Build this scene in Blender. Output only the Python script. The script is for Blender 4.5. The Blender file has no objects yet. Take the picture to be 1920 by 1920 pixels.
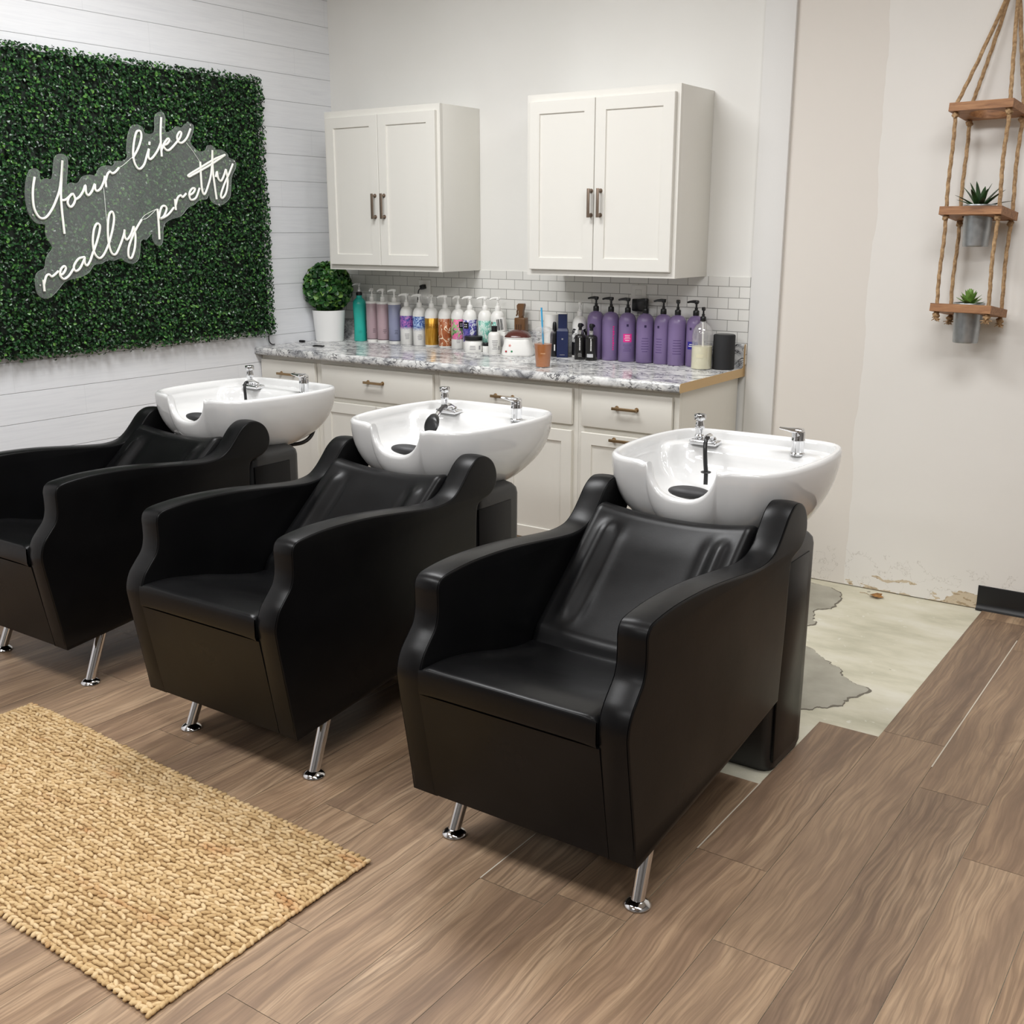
import bpy, bmesh, math, random
from mathutils import Vector, Matrix, noise
random.seed(11)
C = bpy.context.scene.collection
PI = math.pi

# ------------------------------------------------------------------ helpers
def s2l(c):
    return tuple(((v / 255.0) / 12.92 if v / 255.0 <= 0.04045 else ((v / 255.0 + 0.055) / 1.055) ** 2.4) for v in c)

def link(o, parent=None):
    C.objects.link(o)
    if parent: o.parent = parent
    return o

def obj(name, bm, mat, parent=None, smooth=True, angle=40, normals=True):
    if normals: bmesh.ops.recalc_face_normals(bm, faces=bm.faces)
    me = bpy.data.meshes.new(name)
    bm.to_mesh(me); bm.free()
    for m in (mat if isinstance(mat, (list, tuple)) else [mat]): me.materials.append(m)
    if smooth:
        for p in me.polygons: p.use_smooth = True
        me.set_sharp_from_angle(angle=math.radians(angle))
    return link(bpy.data.objects.new(name, me), parent)

def rawobj(name, verts, faces, mat, parent=None, smooth=False):
    me = bpy.data.meshes.new(name); me.from_pydata(verts, [], faces)
    me.materials.append(mat)
    if smooth:
        for p in me.polygons: p.use_smooth = True
    return link(bpy.data.objects.new(name, me), parent)

def tag(o, label, cat, group=None):
    o['label'] = label; o['category'] = cat
    if group: o['group'] = group
    return o

def thing(name, label, cat, loc=(0, 0, 0), rotz=0, group=None):
    o = bpy.data.objects.new(name, None); C.objects.link(o)
    o.empty_display_size = 0.05
    o.location = loc; o.rotation_euler = (0, 0, rotz)
    return tag(o, label, cat, group)

def struct(o):
    o['kind'] = 'structure'; return o

def dup(root, loc, rotz=0, label=None):
    r = root.copy(); C.objects.link(r); r.location = loc; r.rotation_euler = (0, 0, rotz)
    if label: r['label'] = label
    for ch in list(root.children):
        c = ch.copy(); C.objects.link(c); c.parent = r
        for g in list(ch.children):
            d = g.copy(); C.objects.link(d); d.parent = c
    return r

def B(): return bmesh.new()

def box(bm, x0, x1, y0, y1, z0, z1, bev=0, seg=2):
    vs = [bm.verts.new((x, y, z)) for z in (z0, z1) for y in (y0, y1) for x in (x0, x1)]
    q = [(0, 2, 3, 1), (4, 5, 7, 6), (0, 1, 5, 4), (2, 6, 7, 3), (0, 4, 6, 2), (1, 3, 7, 5)]
    fs = [bm.faces.new([vs[i] for i in f]) for f in q]
    if bev:
        es = list({e for f in fs for e in f.edges})
        bmesh.ops.bevel(bm, geom=es, offset=bev, segments=seg, profile=0.5, affect='EDGES')
    return bm

def rings(bm, rs, cap0=True, cap1=True, closed=True):
    vv = [[bm.verts.new(p) for p in r] for r in rs]
    n = len(rs[0])
    for a, b in zip(vv, vv[1:]):
        for i in range(n if closed else n - 1):
            j = (i + 1) % n
            try: bm.faces.new((a[i], a[j], b[j], b[i]))
            except ValueError: pass
    if cap0: bm.faces.new(vv[0][::-1])
    if cap1: bm.faces.new(vv[-1])
    return vv

def lathe(bm, prof, c=(0, 0, 0), seg=24, cap0=True, cap1=True):
    rs = [[(c[0] + r * math.cos(2 * PI * i / seg), c[1] + r * math.sin(2 * PI * i / seg), c[2] + z) for i in range(seg)] for r, z in prof]
    return rings(bm, rs, cap0, cap1)

def tube(bm, pts, r, seg=8, closed=False, rad=None, twist=0.0, lobes=0, lobe=0.0):
    pts = [Vector(p) for p in pts]
    n = len(pts); rs = []; u = None; L = 0
    for i, p in enumerate(pts):
        a = pts[max(i - 1, 0)]; b = pts[min(i + 1, n - 1)]
        t = (b - a).normalized()
        if u is None:
            u = t.cross(Vector((0, 0, 1)) if abs(t.z) < 0.9 else Vector((1, 0, 0))).normalized()
        else:
            u = (u - t * u.dot(t)).normalized()
        if i: L += (p - pts[i - 1]).length
        w = t.cross(u)
        rr = rad[i] if rad else r
        ring = []
        for k in range(seg):
            th = 2 * PI * k / seg
            q = rr * (1 + lobe * math.cos(lobes * (th - twist * L))) if lobes else rr
            ring.append(p + u * math.cos(th) * q + w * math.sin(th) * q)
        rs.append(ring)
    return rings(bm, rs)

def cyl(bm, p0, p1, r0, r1=None, seg=20):
    return tube(bm, [p0, p1], r0, seg, rad=[r0, r1 if r1 is not None else r0])

def cr(pts, n=6, closed=False):
    """Catmull-Rom through the points"""
    P = [Vector(p) for p in pts]; out = []
    m = len(P)
    for i in range(m if closed else m - 1):
        if closed: a, b, c, d = P[i - 1], P[i], P[(i + 1) % m], P[(i + 2) % m]
        else: a, b, c, d = P[max(i - 1, 0)], P[i], P[i + 1], P[min(i + 2, m - 1)]
        for k in range(n):
            t = k / n
            out.append(0.5 * ((2 * b) + (c - a) * t + (2 * a - 5 * b + 4 * c - d) * t * t + (3 * b - a - 3 * c + d) * t ** 3))
    if not closed: out.append(P[-1])
    return out

def sm(a, b, x):
    t = min(1, max(0, (x - a) / (b - a))); return t * t * (3 - 2 * t)

# ------------------------------------------------------------------ materials
def mat(name, col=(200, 200, 200), rough=0.5, metal=0.0, spec=0.5, lin=False, coat=0.0, bump=None, emit=0):
    m = bpy.data.materials.new(name); m.use_nodes = True
    p = m.node_tree.nodes['Principled BSDF']
    c = col if lin else s2l(col)
    p.inputs['Base Color'].default_value = (*c, 1)
    p.inputs['Roughness'].default_value = rough
    p.inputs['Metallic'].default_value = metal
    p.inputs['Specular IOR Level'].default_value = spec
    p.inputs['Coat Weight'].default_value = coat
    if emit:
        p.inputs['Emission Color'].default_value = (*c, 1); p.inputs['Emission Strength'].default_value = emit
    if bump:
        N = G(m); sc, st = bump[:2]
        v = N.new('ShaderNodeTexNoise', Vector=N.co(), Scale=sc, Detail=4)
        N.bump(v.outputs['Fac'], st, bump[2] if len(bump) > 2 else 0.002)
    return m

class G:
    """small node graph helper"""
    def __init__(s, m):
        s.m = m; s.t = m.node_tree; s.p = s.t.nodes['Principled BSDF']
    def new(s, kind, **kw):
        n = s.t.nodes.new(kind)
        for k, v in kw.items():
            k = k.replace('_', ' ')
            if k in n.inputs: s.set(n.inputs[k], v)
            else: setattr(n, k.replace(' ', '_'), v)
        return n
    def set(s, inp, v):
        if hasattr(v, 'is_linked') or isinstance(v, bpy.types.NodeSocket): s.t.links.new(v, inp)
        else: inp.default_value = v
    def co(s, kind='Object'):
        return s.t.nodes.new('ShaderNodeTexCoord').outputs[kind]
    def math(s, op, a, b=None, c=None, clamp=False):
        n = s.t.nodes.new('ShaderNodeMath'); n.operation = op; n.use_clamp = clamp
        for i, v in enumerate((a, b, c)):
            if v is not None: s.set(n.inputs[i], v)
        return n.outputs[0]
    def xyz(s, v):
        n = s.t.nodes.new('ShaderNodeSeparateXYZ'); s.set(n.inputs[0], v); return n.outputs
    def vec(s, x, y, z):
        n = s.t.nodes.new('ShaderNodeCombineXYZ')
        for i, v in enumerate((x, y, z)): s.set(n.inputs[i], v)
        return n.outputs[0]
    def noise(s, v, scale, detail=4, rough=0.5, dist=0):
        return s.new('ShaderNodeTexNoise', Vector=v, Scale=scale, Detail=detail, Roughness=rough, Distortion=dist).outputs['Fac']
    def ramp(s, fac, stops, interp='LINEAR'):
        n = s.t.nodes.new('ShaderNodeValToRGB'); s.set(n.inputs[0], fac)
        cr_ = n.color_ramp; cr_.interpolation = interp
        while len(cr_.elements) < len(stops): cr_.elements.new(0.5)
        for e, (p, c) in zip(cr_.elements, stops):
            e.position = p
            e.color = (*s2l(c), 1) if isinstance(c, tuple) else (c, c, c, 1)
        return n.outputs[0]
    def mix(s, f, a, b, blend='MIX'):
        n = s.t.nodes.new('ShaderNodeMix'); n.data_type = 'RGBA'; n.blend_type = blend
        s.set(n.inputs[0], f)
        for i, v in ((6, a), (7, b)):
            s.set(n.inputs[i], (*s2l(v), 1) if isinstance(v, tuple) and len(v) == 3 else v)
        return n.outputs[2]
    def map(s, v, scale=(1, 1, 1), loc=(0, 0, 0)):
        n = s.t.nodes.new('ShaderNodeMapping'); s.set(n.inputs[0], v)
        n.inputs['Scale'].default_value = scale; n.inputs['Location'].default_value = loc
        return n.outputs[0]
    def color(s, v): s.set(s.p.inputs['Base Color'], v)
    def rough(s, v): s.set(s.p.inputs['Roughness'], v)
    def bump(s, h, strength=0.3, dist=0.002):
        n = s.t.nodes.new('ShaderNodeBump'); s.set(n.inputs['Height'], h)
        n.inputs['Strength'].default_value = strength; n.inputs['Distance'].default_value = dist
        s.t.links.new(n.outputs[0], s.p.inputs['Normal'])

def see_through(name, tint=(235, 240, 240), amount=0.25, gloss=0.08, rough=0.05):
    """thin clear plastic: mostly transparent, a little milky, with a glossy skin"""
    m = bpy.data.materials.new(name); m.use_nodes = True; t = m.node_tree
    t.nodes.clear()
    out = t.nodes.new('ShaderNodeOutputMaterial'); tr = t.nodes.new('ShaderNodeBsdfTransparent')
    df = t.nodes.new('ShaderNodeBsdfDiffuse'); df.inputs[0].default_value = (*s2l(tint), 1)
    gl = t.nodes.new('ShaderNodeBsdfGlossy'); gl.inputs['Roughness'].default_value = rough
    m1 = t.nodes.new('ShaderNodeMixShader'); m1.inputs[0].default_value = amount
    t.links.new(tr.outputs[0], m1.inputs[1]); t.links.new(df.outputs[0], m1.inputs[2])
    fr = t.nodes.new('ShaderNodeLayerWeight'); fr.inputs[0].default_value = 0.3
    ma = t.nodes.new('ShaderNodeMath'); ma.operation = 'MULTIPLY_ADD'
    t.links.new(fr.outputs['Facing'], ma.inputs[0]); ma.inputs[1].default_value = 0.35; ma.inputs[2].default_value = gloss
    m2 = t.nodes.new('ShaderNodeMixShader'); t.links.new(ma.outputs[0], m2.inputs[0])
    t.links.new(m1.outputs[0], m2.inputs[1]); t.links.new(gl.outputs[0], m2.inputs[2])
    t.links.new(m2.outputs[0], out.inputs[0])
    return m
# ------------------------------------------------------------------ the room
def wall_paint():
    m = mat('wall_paint', (226, 225, 220), 0.7); N = G(m); co = N.co(); x, y, z = N.xyz(co)
    n1 = N.noise(co, 1.3, 3)
    base = N.ramp(n1, [(0.3, (225, 224, 219)), (0.7, (232, 231, 227))])
    # older, greyer paint left of a ragged edge on the right-hand stretch of wall
    edge = N.math('ADD', N.math('MULTIPLY', N.noise(N.vec(0.0, 0.0, z), 2.2, 5), 0.10), 2.935)
    left = N.math('LESS_THAN', x, edge); right = N.math('GREATER_THAN', x, 2.55)
    old = N.math('MULTIPLY', left, right)
    c = N.mix(N.math('MULTIPLY', old, 0.8), base, (217, 212, 204))
    far = N.math('MULTIPLY', N.math('GREATER_THAN', x, 2.55), 0.25)
    c = N.mix(far, c, (226, 216, 206))
    # bare plaster strip just above the floor
    rag = N.noise(co, 14, 6, 0.6)
    h = N.math('ADD', 0.03, N.math('MULTIPLY', rag, 0.055))
    low = N.math('LESS_THAN', z, h)
    patch = N.math('GREATER_THAN', N.noise(N.vec(x, 0.0, N.math('MULTIPLY', z, 2.0)), 6.5, 4), 0.47)
    xin = N.math('MULTIPLY', N.math('GREATER_THAN', x, 2.98), N.math('LESS_THAN', x, 3.545))
    tan = N.math('MULTIPLY', N.math('MULTIPLY', low, patch), xin)
    c = N.mix(N.math('MULTIPLY', tan, 0.85), c, (196, 178, 148))
    spot = N.math('MULTIPLY', tan, N.math('GREATER_THAN', N.noise(N.map(co, (3, 1, 9)), 7, 4), 0.57))
    c = N.mix(N.math('MULTIPLY', spot, 0.7), c, (150, 126, 92))
    # hairline cracks and scuffs low on the wall
    cr_ = N.math('LESS_THAN', N.math('ABSOLUTE', N.math('SUBTRACT', N.noise(co, 9, 5, 0.6), 0.5)), 0.004)
    lowz = N.math('MULTIPLY', N.math('MULTIPLY', N.math('LESS_THAN', z, 0.16), N.math('GREATER_THAN', x, 2.75)), 0.35)
    c = N.mix(N.math('MULTIPLY', cr_, lowz), c, (150, 142, 128))
    N.color(c); N.bump(N.noise(co, 60, 3), 0.05, 0.003)
    return m
M_PAINT = wall_paint()

def shiplap():
    m = mat('shiplap', (226, 227, 230), 0.55); N = G(m); co = N.co(); x, y, z = N.xyz(co)
    k = N.math('DIVIDE', N.math('SUBTRACT', z, 0.0392), 0.13222)
    fr = N.math('FRACT', k); row = N.math('FLOOR', k)
    line = N.math('LESS_THAN', N.math('ABSOLUTE', N.math('SUBTRACT', fr, 0.5)), 2.0)
    d = N.math('MINIMUM', fr, N.math('SUBTRACT', 1.0, fr))
    g = N.math('SUBTRACT', 1.0, N.math('SMOOTH_MIN', N.math('DIVIDE', d, 0.014), 1.0, 0.05), clamp=True)
    off = N.math('MULTIPLY', row, 7.31)
    grain = N.noise(N.vec(off, N.math('ADD', N.math('MULTIPLY', y, 3.0), off), N.math('MULTIPLY', z, 70.0)), 1.0, 5, 0.6, 1.2)
    tone = N.noise(N.vec(off, N.math('MULTIPLY', y, 1.2), row), 1.0, 2)
    c = N.ramp(grain, [(0.28, (224, 225, 228)), (0.5, (231, 232, 234)), (0.75, (235, 236, 238))])
    c = N.mix(N.math('MULTIPLY', tone, 0.25), c, (215, 219, 226))
    vj = N.math('FRACT', N.math('ADD', N.math('DIVIDE', y, 0.9), N.math('MULTIPLY', row, 0.37)))
    vl = N.math('MULTIPLY', N.math('LESS_THAN', vj, 0.003), 0.25)
    c = N.mix(vl, c, (190, 192, 196))
    c = N.mix(N.math('MULTIPLY', g, 0.8), c, (120, 122, 126))
    N.color(c); N.bump(N.math('SUBTRACT', 1.0, g), 0.5, 0.003)
    return m
M_SHIP = shiplap()

struct(obj('wall_back', box(B(), -0.15, 6.6, 0, 0.12, 0, 3.0), M_PAINT, smooth=False))
struct(obj('wall_left', box(B(), -0.12, 0, -7.6, 0, 0, 3.0), M_SHIP, smooth=False))
M_PLAIN = mat('plain_paint', (126, 124, 121), 0.8, bump=(40, 0.05))
struct(obj('wall_right', box(B(), 6.5, 6.62, -7.6, 0, 0, 3.0), M_PLAIN, smooth=False))
struct(obj('wall_front', box(B(), -0.12, 6.62, -7.62, -7.5, 0, 3.0), M_PLAIN, smooth=False))
M_CEIL = mat('ceiling_paint', (225, 225, 222), 0.9, bump=(80, 0.1))
struct(obj('ceiling', box(B(), -0.12, 6.62, -7.62, 0.12, 3.0, 3.1), M_CEIL, smooth=False))

# flat pilaster where the two stretches of wall meet
bm = box(B(), 2.478, 2.612, -0.018, 0.001, 0, 3.0, 0.004)
M_PIL = mat('pilaster_paint', (221, 220, 217), 0.65, bump=(25, 0.12, 0.004))
struct(obj('trim_1', bm, M_PIL))

# black rubber cove base on the right
bm = B()
prof = [(0.0, 0.0), (-0.022, 0.0), (-0.014, 0.005), (-0.007, 0.014), (-0.005, 0.03), (-0.005, 0.094), (-0.0035, 0.099), (0.0, 0.1)]
rings(bm, [[(x, y, z) for y, z in prof] for x in (3.535, 3.6, 6.5)])
struct(obj('baseboard_back', bm, mat('black_rubber', (22, 22, 23), 0.35, bump=(30, 0.1))))

# floor: vinyl planks laid front to back, each with its own grain
PW, PL = 0.186, 1.25
def plank_mat():
    m = mat('vinyl_plank', (150, 122, 98), 0.42, spec=0.35); N = G(m); co = N.co(); x, y, z = N.xyz(co)
    a = N.new('ShaderNodeAttribute', attribute_name='plank'); r1, r2, r3 = N.xyz(a.outputs['Vector'])
    ox = N.math('ADD', x, N.math('MULTIPLY', r1, 31.0)); oy = N.math('ADD', y, N.math('MULTIPLY', r2, 57.0))
    wob = N.math('MULTIPLY', N.math('SUBTRACT', N.noise(N.vec(N.math('MULTIPLY', ox, 2.2), N.math('MULTIPLY', oy, 1.1), 0.0), 1.6, 3), 0.5), 0.085)
    gx = N.math('ADD', ox, wob)
    broad = N.noise(N.vec(N.math('MULTIPLY', gx, 15.0), N.math('MULTIPLY', oy, 0.95), r3), 1.0, 6, 0.58, 0.5)
    fine = N.noise(N.vec(N.math('MULTIPLY', gx, 150.0), N.math('MULTIPLY', oy, 4.0), r1), 1.0, 4, 0.6)
    cath = N.math('SINE', N.math('MULTIPLY', N.noise(N.vec(N.math('MULTIPLY', gx, 6.5), N.math('MULTIPLY', oy, 0.9), r2), 1.0, 2), 85.0))
    c = N.ramp(broad, [(0.27, (84, 68, 56)), (0.40, (124, 101, 82)), (0.53, (160, 134, 107)), (0.72, (196, 170, 140))])
    c = N.mix(N.ramp(fine, [(0.38, 0.7), (0.58, 0.0)]), c, (94, 76, 60))
    c = N.mix(N.math('MULTIPLY', N.ramp(cath, [(0.55, 0.0), (0.95, 1.0)]), 0.25), c, (90, 70, 55))
    tone = N.ramp(r3, [(0.0, (116, 98, 84)), (0.35, (152, 124, 99)), (0.7, (164, 138, 113)), (1.0, (140, 111, 86))])
    c = N.mix(0.33, c, tone)
    N.color(c); N.rough(N.math('ADD', 0.36, N.math('MULTIPLY', fine, 0.18)))
    N.bump(fine, 0.12, 0.001)
    return m
M_PLANK = plank_mat()
known = {0: -3.345, 1: -2.72, 3: -2.30, 4: -2.615, 5: -1.662, 2: -1.419}   # where plank ends lie in the rows in front
pv, pf, pid = [], [], []
def add_plank(x0, x1, y0, y1, g=0.0006):
    i = len(pv)
    pv.extend([(x0 + g, y0 + g, 0), (x1 - g, y0 + g, 0), (x1 - g, y1 - g, 0), (x0 + g, y1 - g, 0)])
    pf.append((i, i + 1, i + 2, i + 3)); pid.append((random.random(), random.random(), random.random()))
CX0, CX1, CY = 2.446, 3.548, -1.412        # the bare concrete: planks were never laid here
for k in range(-16, 21):
    x0 = 2.818 + k * PW; x1 = x0 + PW
    if x1 < 0 or x0 > 6.5: continue
    x0, x1 = max(x0, 0), min(x1, 6.5)
    y = known.get(k, -7.5 + random.random() * PL)
    while y > -7.5: y -= PL
    while y < 0:
        a, b = max(y, -7.5), min(y + PL, 0)
        if x1 > CX0 and x0 < CX1 - 0.02 and b > CY:      # stop at the concrete
            b = min(b, CY)
        if x0 > CX1 - 0.15 and x0 < CX1 and b > CY: x0b = CX1
        else: x0b = x0
        if b - a > 0.02:
            if k in (1, 2) and a < -1.9 < b:     # a short cut-out under the right-hand chair
                if a < -1.9: add_plank(x0b, x1, a, -1.9)
            elif not (k in (1, 2) and a >= -1.9 and b <= CY + 0.01):
                add_plank(x0b, x1, a, b)
        y += PL
me = bpy.data.meshes.new('floor'); me.from_pydata(pv, [], pf); me.materials.append(M_PLANK)
at = me.attributes.new('plank', 'FLOAT_VECTOR', 'FACE')
for i, p in enumerate(pid): at.data[i].vector = p
struct(link(bpy.data.objects.new('floor', me)))

# concrete slab under everything
def concrete():
    m = mat('concrete', (205, 200, 182), 0.75); N = G(m); co = N.co()
    c = N.ramp(N.noise(N.map(co, (1, 2.2, 1)), 3.2, 6, 0.6), [(0.3, (184, 180, 158)), (0.5, (206, 201, 180)), (0.68, (216, 212, 196))])
    c = N.mix(N.math('MULTIPLY', N.math('GREATER_THAN', N.noise(co, 30, 4), 0.70), 0.5), c, (226, 224, 214))
    c = N.mix(N.math('MULTIPLY', N.math('GREATER_THAN', N.noise(co, 17, 3), 0.735), 0.8), c, (110, 100, 84))
    N.color(c); N.bump(N.noise(co, 45, 5), 0.25, 0.002); return m
M_CONC = concrete()
struct(obj('floor_slab', box(B(), -0.1, 6.6, -7.6, 0.1, -0.1, -0.004), M_CONC, smooth=False))
M_SKIM = mat('grey_skim', (166, 162, 148), 0.7, bump=(40, 0.2)); N = G(M_SKIM)
N.color(N.ramp(N.noise(N.co(), 7, 5), [(0.3, (146, 142, 128)), (0.7, (174, 170, 156))]))
M_SKED = mat('dark_skim_edge', (112, 106, 94), 0.8)
def skim(name, pts):
    ring = cr([(x, y, 0) for x, y in pts], 20, True)
    ring = [p + Vector((noise.noise(p * 38) * 0.010 + noise.noise(p * 130) * 0.005, noise.noise(p * 38 + Vector((9, 4, 2))) * 0.010 + noise.noise(p * 120) * .005, 0)) for p in ring]
    cx = sum((p for p in ring), Vector()) / len(ring)
    bm = B(); z = -0.0035
    out = [bm.verts.new((p.x, p.y, z)) for p in ring]
    inn = []
    for p in ring:
        d = (cx - p).normalized() * (0.007 + 0.010 * noise.noise(p * 24))
        inn.append(bm.verts.new((p.x + d.x, p.y + d.y, z + 0.002)))
    n = len(ring)
    for i in range(n):
        f = bm.faces.new((out[i], out[(i + 1) % n], inn[(i + 1) % n], inn[i])); f.material_index = 1
    bm.faces.new(inn)
    return struct(obj(name, bm, [M_SKIM, M_SKED], smooth=False))
skim('floor_skim_patch', [(2.55, -0.03), (2.80, -0.035), (2.871, -0.061), (2.955, -0.074), (3.029, -0.154), (3.048, -0.33), (3.0, -0.40), (3.03, -0.5), (3.051, -0.572), (2.9, -0.70), (2.6, -0.68), (2.48, -0.4)])
skim('floor_skim_patch', [(3.0, -0.80), (3.06, -0.79), (3.127, -0.809), (3.175, -0.859), (3.234, -0.912), (3.282, -0.938), (3.316, -1.002), (3.374, -1.046), (3.433, -1.06), (3.424, -1.119), (3.394, -1.192), (3.394, -1.244), (3.365, -1.283), (3.332, -1.315), (3.30, -1.35), (3.15, -1.36), (2.95, -1.3), (2.92, -1.0)])
# open seams where the planks have crept apart
M_GAP = mat('pale_gap', (205, 196, 180), 0.8)
for x, y0, y1, w in ((3.7485, -1.52, -0.30, 0.0035), (3.0045, -2.72, -2.48, 0.003), (3.3765, -2.30, -1.89, 0.0032)):
    bm = B(); box(bm, x - w / 2, x + w / 2, y0, y1, 0.0001, 0.0006)
    struct(obj('trim_2', bm, M_GAP, smooth=False))

# subway tile splashback
def tiles():
    m = mat('subway_tile', (228, 227, 222), 0.18); N = G(m); co = N.co(); x, y, z = N.xyz(co)
    v = N.vec(N.math('ADD', x, 0.036), N.math('SUBTRACT', z, 1.0226), 0.0)
    b = N.new('ShaderNodeTexBrick', Vector=v, Scale=1.0, Mortar_Size=0.0016, Mortar_Smooth=0.3, Bias=0.0, Brick_Width=0.1004, Row_Height=0.049)
    b.offset = 0.5; b.inputs['Color1'].default_value = (*s2l((230, 229, 224)), 1); b.inputs['Color2'].default_value = (*s2l((220, 219, 214)), 1)
    b.inputs['Mortar'].default_value = (*s2l((150, 149, 144)), 1)
    N.color(b.outputs['Color']); N.rough(N.math('ADD', 0.16, N.math('MULTIPLY', b.outputs['Fac'], 0.6)))
    N.bump(N.math('SUBTRACT', 1.0, b.outputs['Fac']), 0.5, 0.002); return m
struct(obj('trim_3', box(B(), 0.0, 2.474, -0.007, 0.001, 0.93, 1.3095), tiles(), smooth=False))
# ------------------------------------------------------------------ cabinets and worktop
M_CAB = mat('cabinet_paint', (222, 219, 210), 0.38, bump=(18, 0.03))
M_CABU = mat('upper_cabinet_paint', (226, 224, 217), 0.36, bump=(18, 0.03))
M_BRASS = mat('antique_brass', (158, 132, 98), 0.34, metal=.8)
M_BRONZE = mat('aged_bronze', (136, 120, 106), 0.36, metal=.7)

def shaker(x0, x1, z0, z1, yf, th=0.019, rail=0.052):
    """door with a recessed centre panel; front face at y = yf"""
    bm = B(); yb = yf + th
    a = [(x0, z0), (x1, z0), (x1, z1), (x0, z1)]
    def inset(d): return [(x0 + d, z0 + d), (x1 - d, z0 + d), (x1 - d, z1 - d), (x0 + d, z1 - d)]
    R = [[(x, yb, z) for x, z in a], [(x, yf + 0.002, z) for x, z in a], [(x, yf, z) for x, z in inset(0.002)],
         [(x, yf, z) for x, z in inset(rail)], [(x, yf + 0.007, z) for x, z in inset(rail + 0.0025)]]
    rings(bm, R, True, True)
    return bm

def pull(p, length, axis='x', out=0.024):
    """bar handle: square bar on two turned posts; p = centre on the door face"""
    bm = B(); x, y, z = p; h = length / 2
    if axis == 'x':
        box(bm, x - h, x + h, y - out - 0.005, y - out + 0.003, z - 0.006, z + 0.006, 0.0015)
        for s in (-1, 1):
            cyl(bm, (x + s * (h - 0.012), y, z), (x + s * (h - 0.012), y - out, z), 0.006, 0.005, 12)
            cyl(bm, (x + s * (h - 0.012), y, z), (x + s * (h - 0.012), y - 0.004, z), 0.010, 0.009, 14)
    else:
        box(bm, x - 0.006, x + 0.006, y - out - 0.005, y - out + 0.003, z - h, z + h, 0.0015)
        for s in (-1, 1):
            cyl(bm, (x, y, z + s * (h - 0.010)), (x, y - out, z + s * (h - 0.010)), 0.006, 0.005, 12)
            cyl(bm, (x, y, z + s * (h - 0.010)), (x, y - 0.004, z + s * (h - 0.010)), 0.010, 0.009, 14)
    return bm

UZ0, UZ1, UF = 1.3095, 2.088, -0.316
def upper(x0, x1, xm, label, hx):
    t = thing('wall_cabinet', label, 'cabinet', ((x0 + x1) / 2, 0, UZ0), 0, 'white wall cabinets over the counter')
    ox, oz = (x0 + x1) / 2, UZ0
    def sh(bm): bmesh.ops.translate(bm, verts=bm.verts, vec=(-ox, 0, -oz)); return bm
    bm = B(); box(bm, x0, x1, UF + 0.02, -0.001, UZ0, UZ1, 0.0015)
    obj('carcass', sh(bm), M_CABU, t)
    bm = B()
    for a in ((x0, x0 + 0.036, UZ0, UZ1), (x1 - 0.036, x1, UZ0, UZ1), (x0 + .036, x1 - .036, UZ0, UZ0 + 0.036), (x0 + .036, x1 - .036, UZ1 - 0.036, UZ1), (xm - .02, xm + .02, UZ0 + .036, UZ1 - .036)):
        box(bm, a[0], a[1], UF, UF + 0.0195, a[2], a[3])
    obj('face_frame', sh(bm), M_CABU, t, smooth=False)
    for i, (a, b) in enumerate(((x0 + 0.022, xm - 0.0015), (xm + 0.0015, x1 - 0.018))):
        d = obj('door', sh(shaker(a, b, UZ0 + 0.026, UZ1 - 0.031, UF - 0.0195)), M_CABU, t, angle=20)
        obj('handle', sh(pull((hx[i], UF - 0.0195, 1.623), 0.122, 'z')), M_BRONZE, d)
    return t
upper(0.253, 1.003, 0.624, 'smaller-looking white two-door wall cabinet in the corner above the topiary and lotions', (0.598, 0.658))
upper(1.505, 2.260, 1.865, 'white two-door wall cabinet nearer the pilaster, above the purple bottles', (1.853, 1.900))

BF = -0.597
def base(x0, x1, label, dr, doors, dh, endpanel=False, pulls=()):
    t = thing('base_cabinet', label, 'cabinet', ((x0 + x1) / 2, -0.3, 0), 0, 'white base cabinets under the counter')
    def sh(bm): bmesh.ops.translate(bm, verts=bm.verts, vec=(-(x0 + x1) / 2, 0.3, 0)); return bm
    bm = B(); box(bm, x0 + .0005, x1 - .0005, BF + 0.02, -0.022, 0.1, 0.875)
    box(bm, x0 + .0005, x1 - .0005, BF + 0.075, -0.022, 0.0, 0.1)
    if endpanel: box(bm, x1 - 0.018, x1, BF + 0.02, -0.022, 0.0, 0.875, 0.001)
    obj('carcass', sh(bm), M_CAB, t, smooth=False)
    bm = B(); st = 0.024
    a, b = x0 + .0005, x1 - .0005
    for q in ((a, a + st, .1, .875), (b - st, b, .1, .875), (a + st, b - st, .1, .165), (a + st, b - st, .835, .875), (a + st, b - st, .655, .705)):
        box(bm, q[0], q[1], BF, BF + 0.0195, q[2], q[3])
    obj('face_frame', sh(bm), M_CAB, t, smooth=False)
    bm = B(); box(bm, dr[0], dr[1], BF - 0.019, BF - 0.0005, 0.694, 0.852, 0.0025)
    d = obj('drawer', sh(bm), M_CAB, t)
    obj('handle', sh(pull((dh, BF - 0.019, 0.787), 0.118, 'x')), M_BRASS, d)
    for i, (p, q) in enumerate(doors):
        d = obj('door', sh(shaker(p, q, 0.150, 0.668, BF - 0.019)), M_CAB, t, angle=20)
        if pulls: obj('handle', sh(pull((pulls[i], BF - 0.019, 0.651), 0.122, 'x')), M_BRASS, d)
    return t
base(0.002, 0.428, 'narrow white base cabinet in the corner against the shiplap wall', (0.012, 0.403), [(0.012, 0.403)], 0.21)
base(0.428, 1.196, 'wide white base cabinet second from the shiplap wall, behind the left basin', (0.452, 1.172), [(0.452, 0.810), (0.813, 1.172)], 0.815)
base(1.196, 1.966, 'wide white base cabinet behind the middle basin, third from the shiplap wall', (1.219, 1.942), [(1.219, 1.579), (1.582, 1.942)], 1.585)
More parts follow.
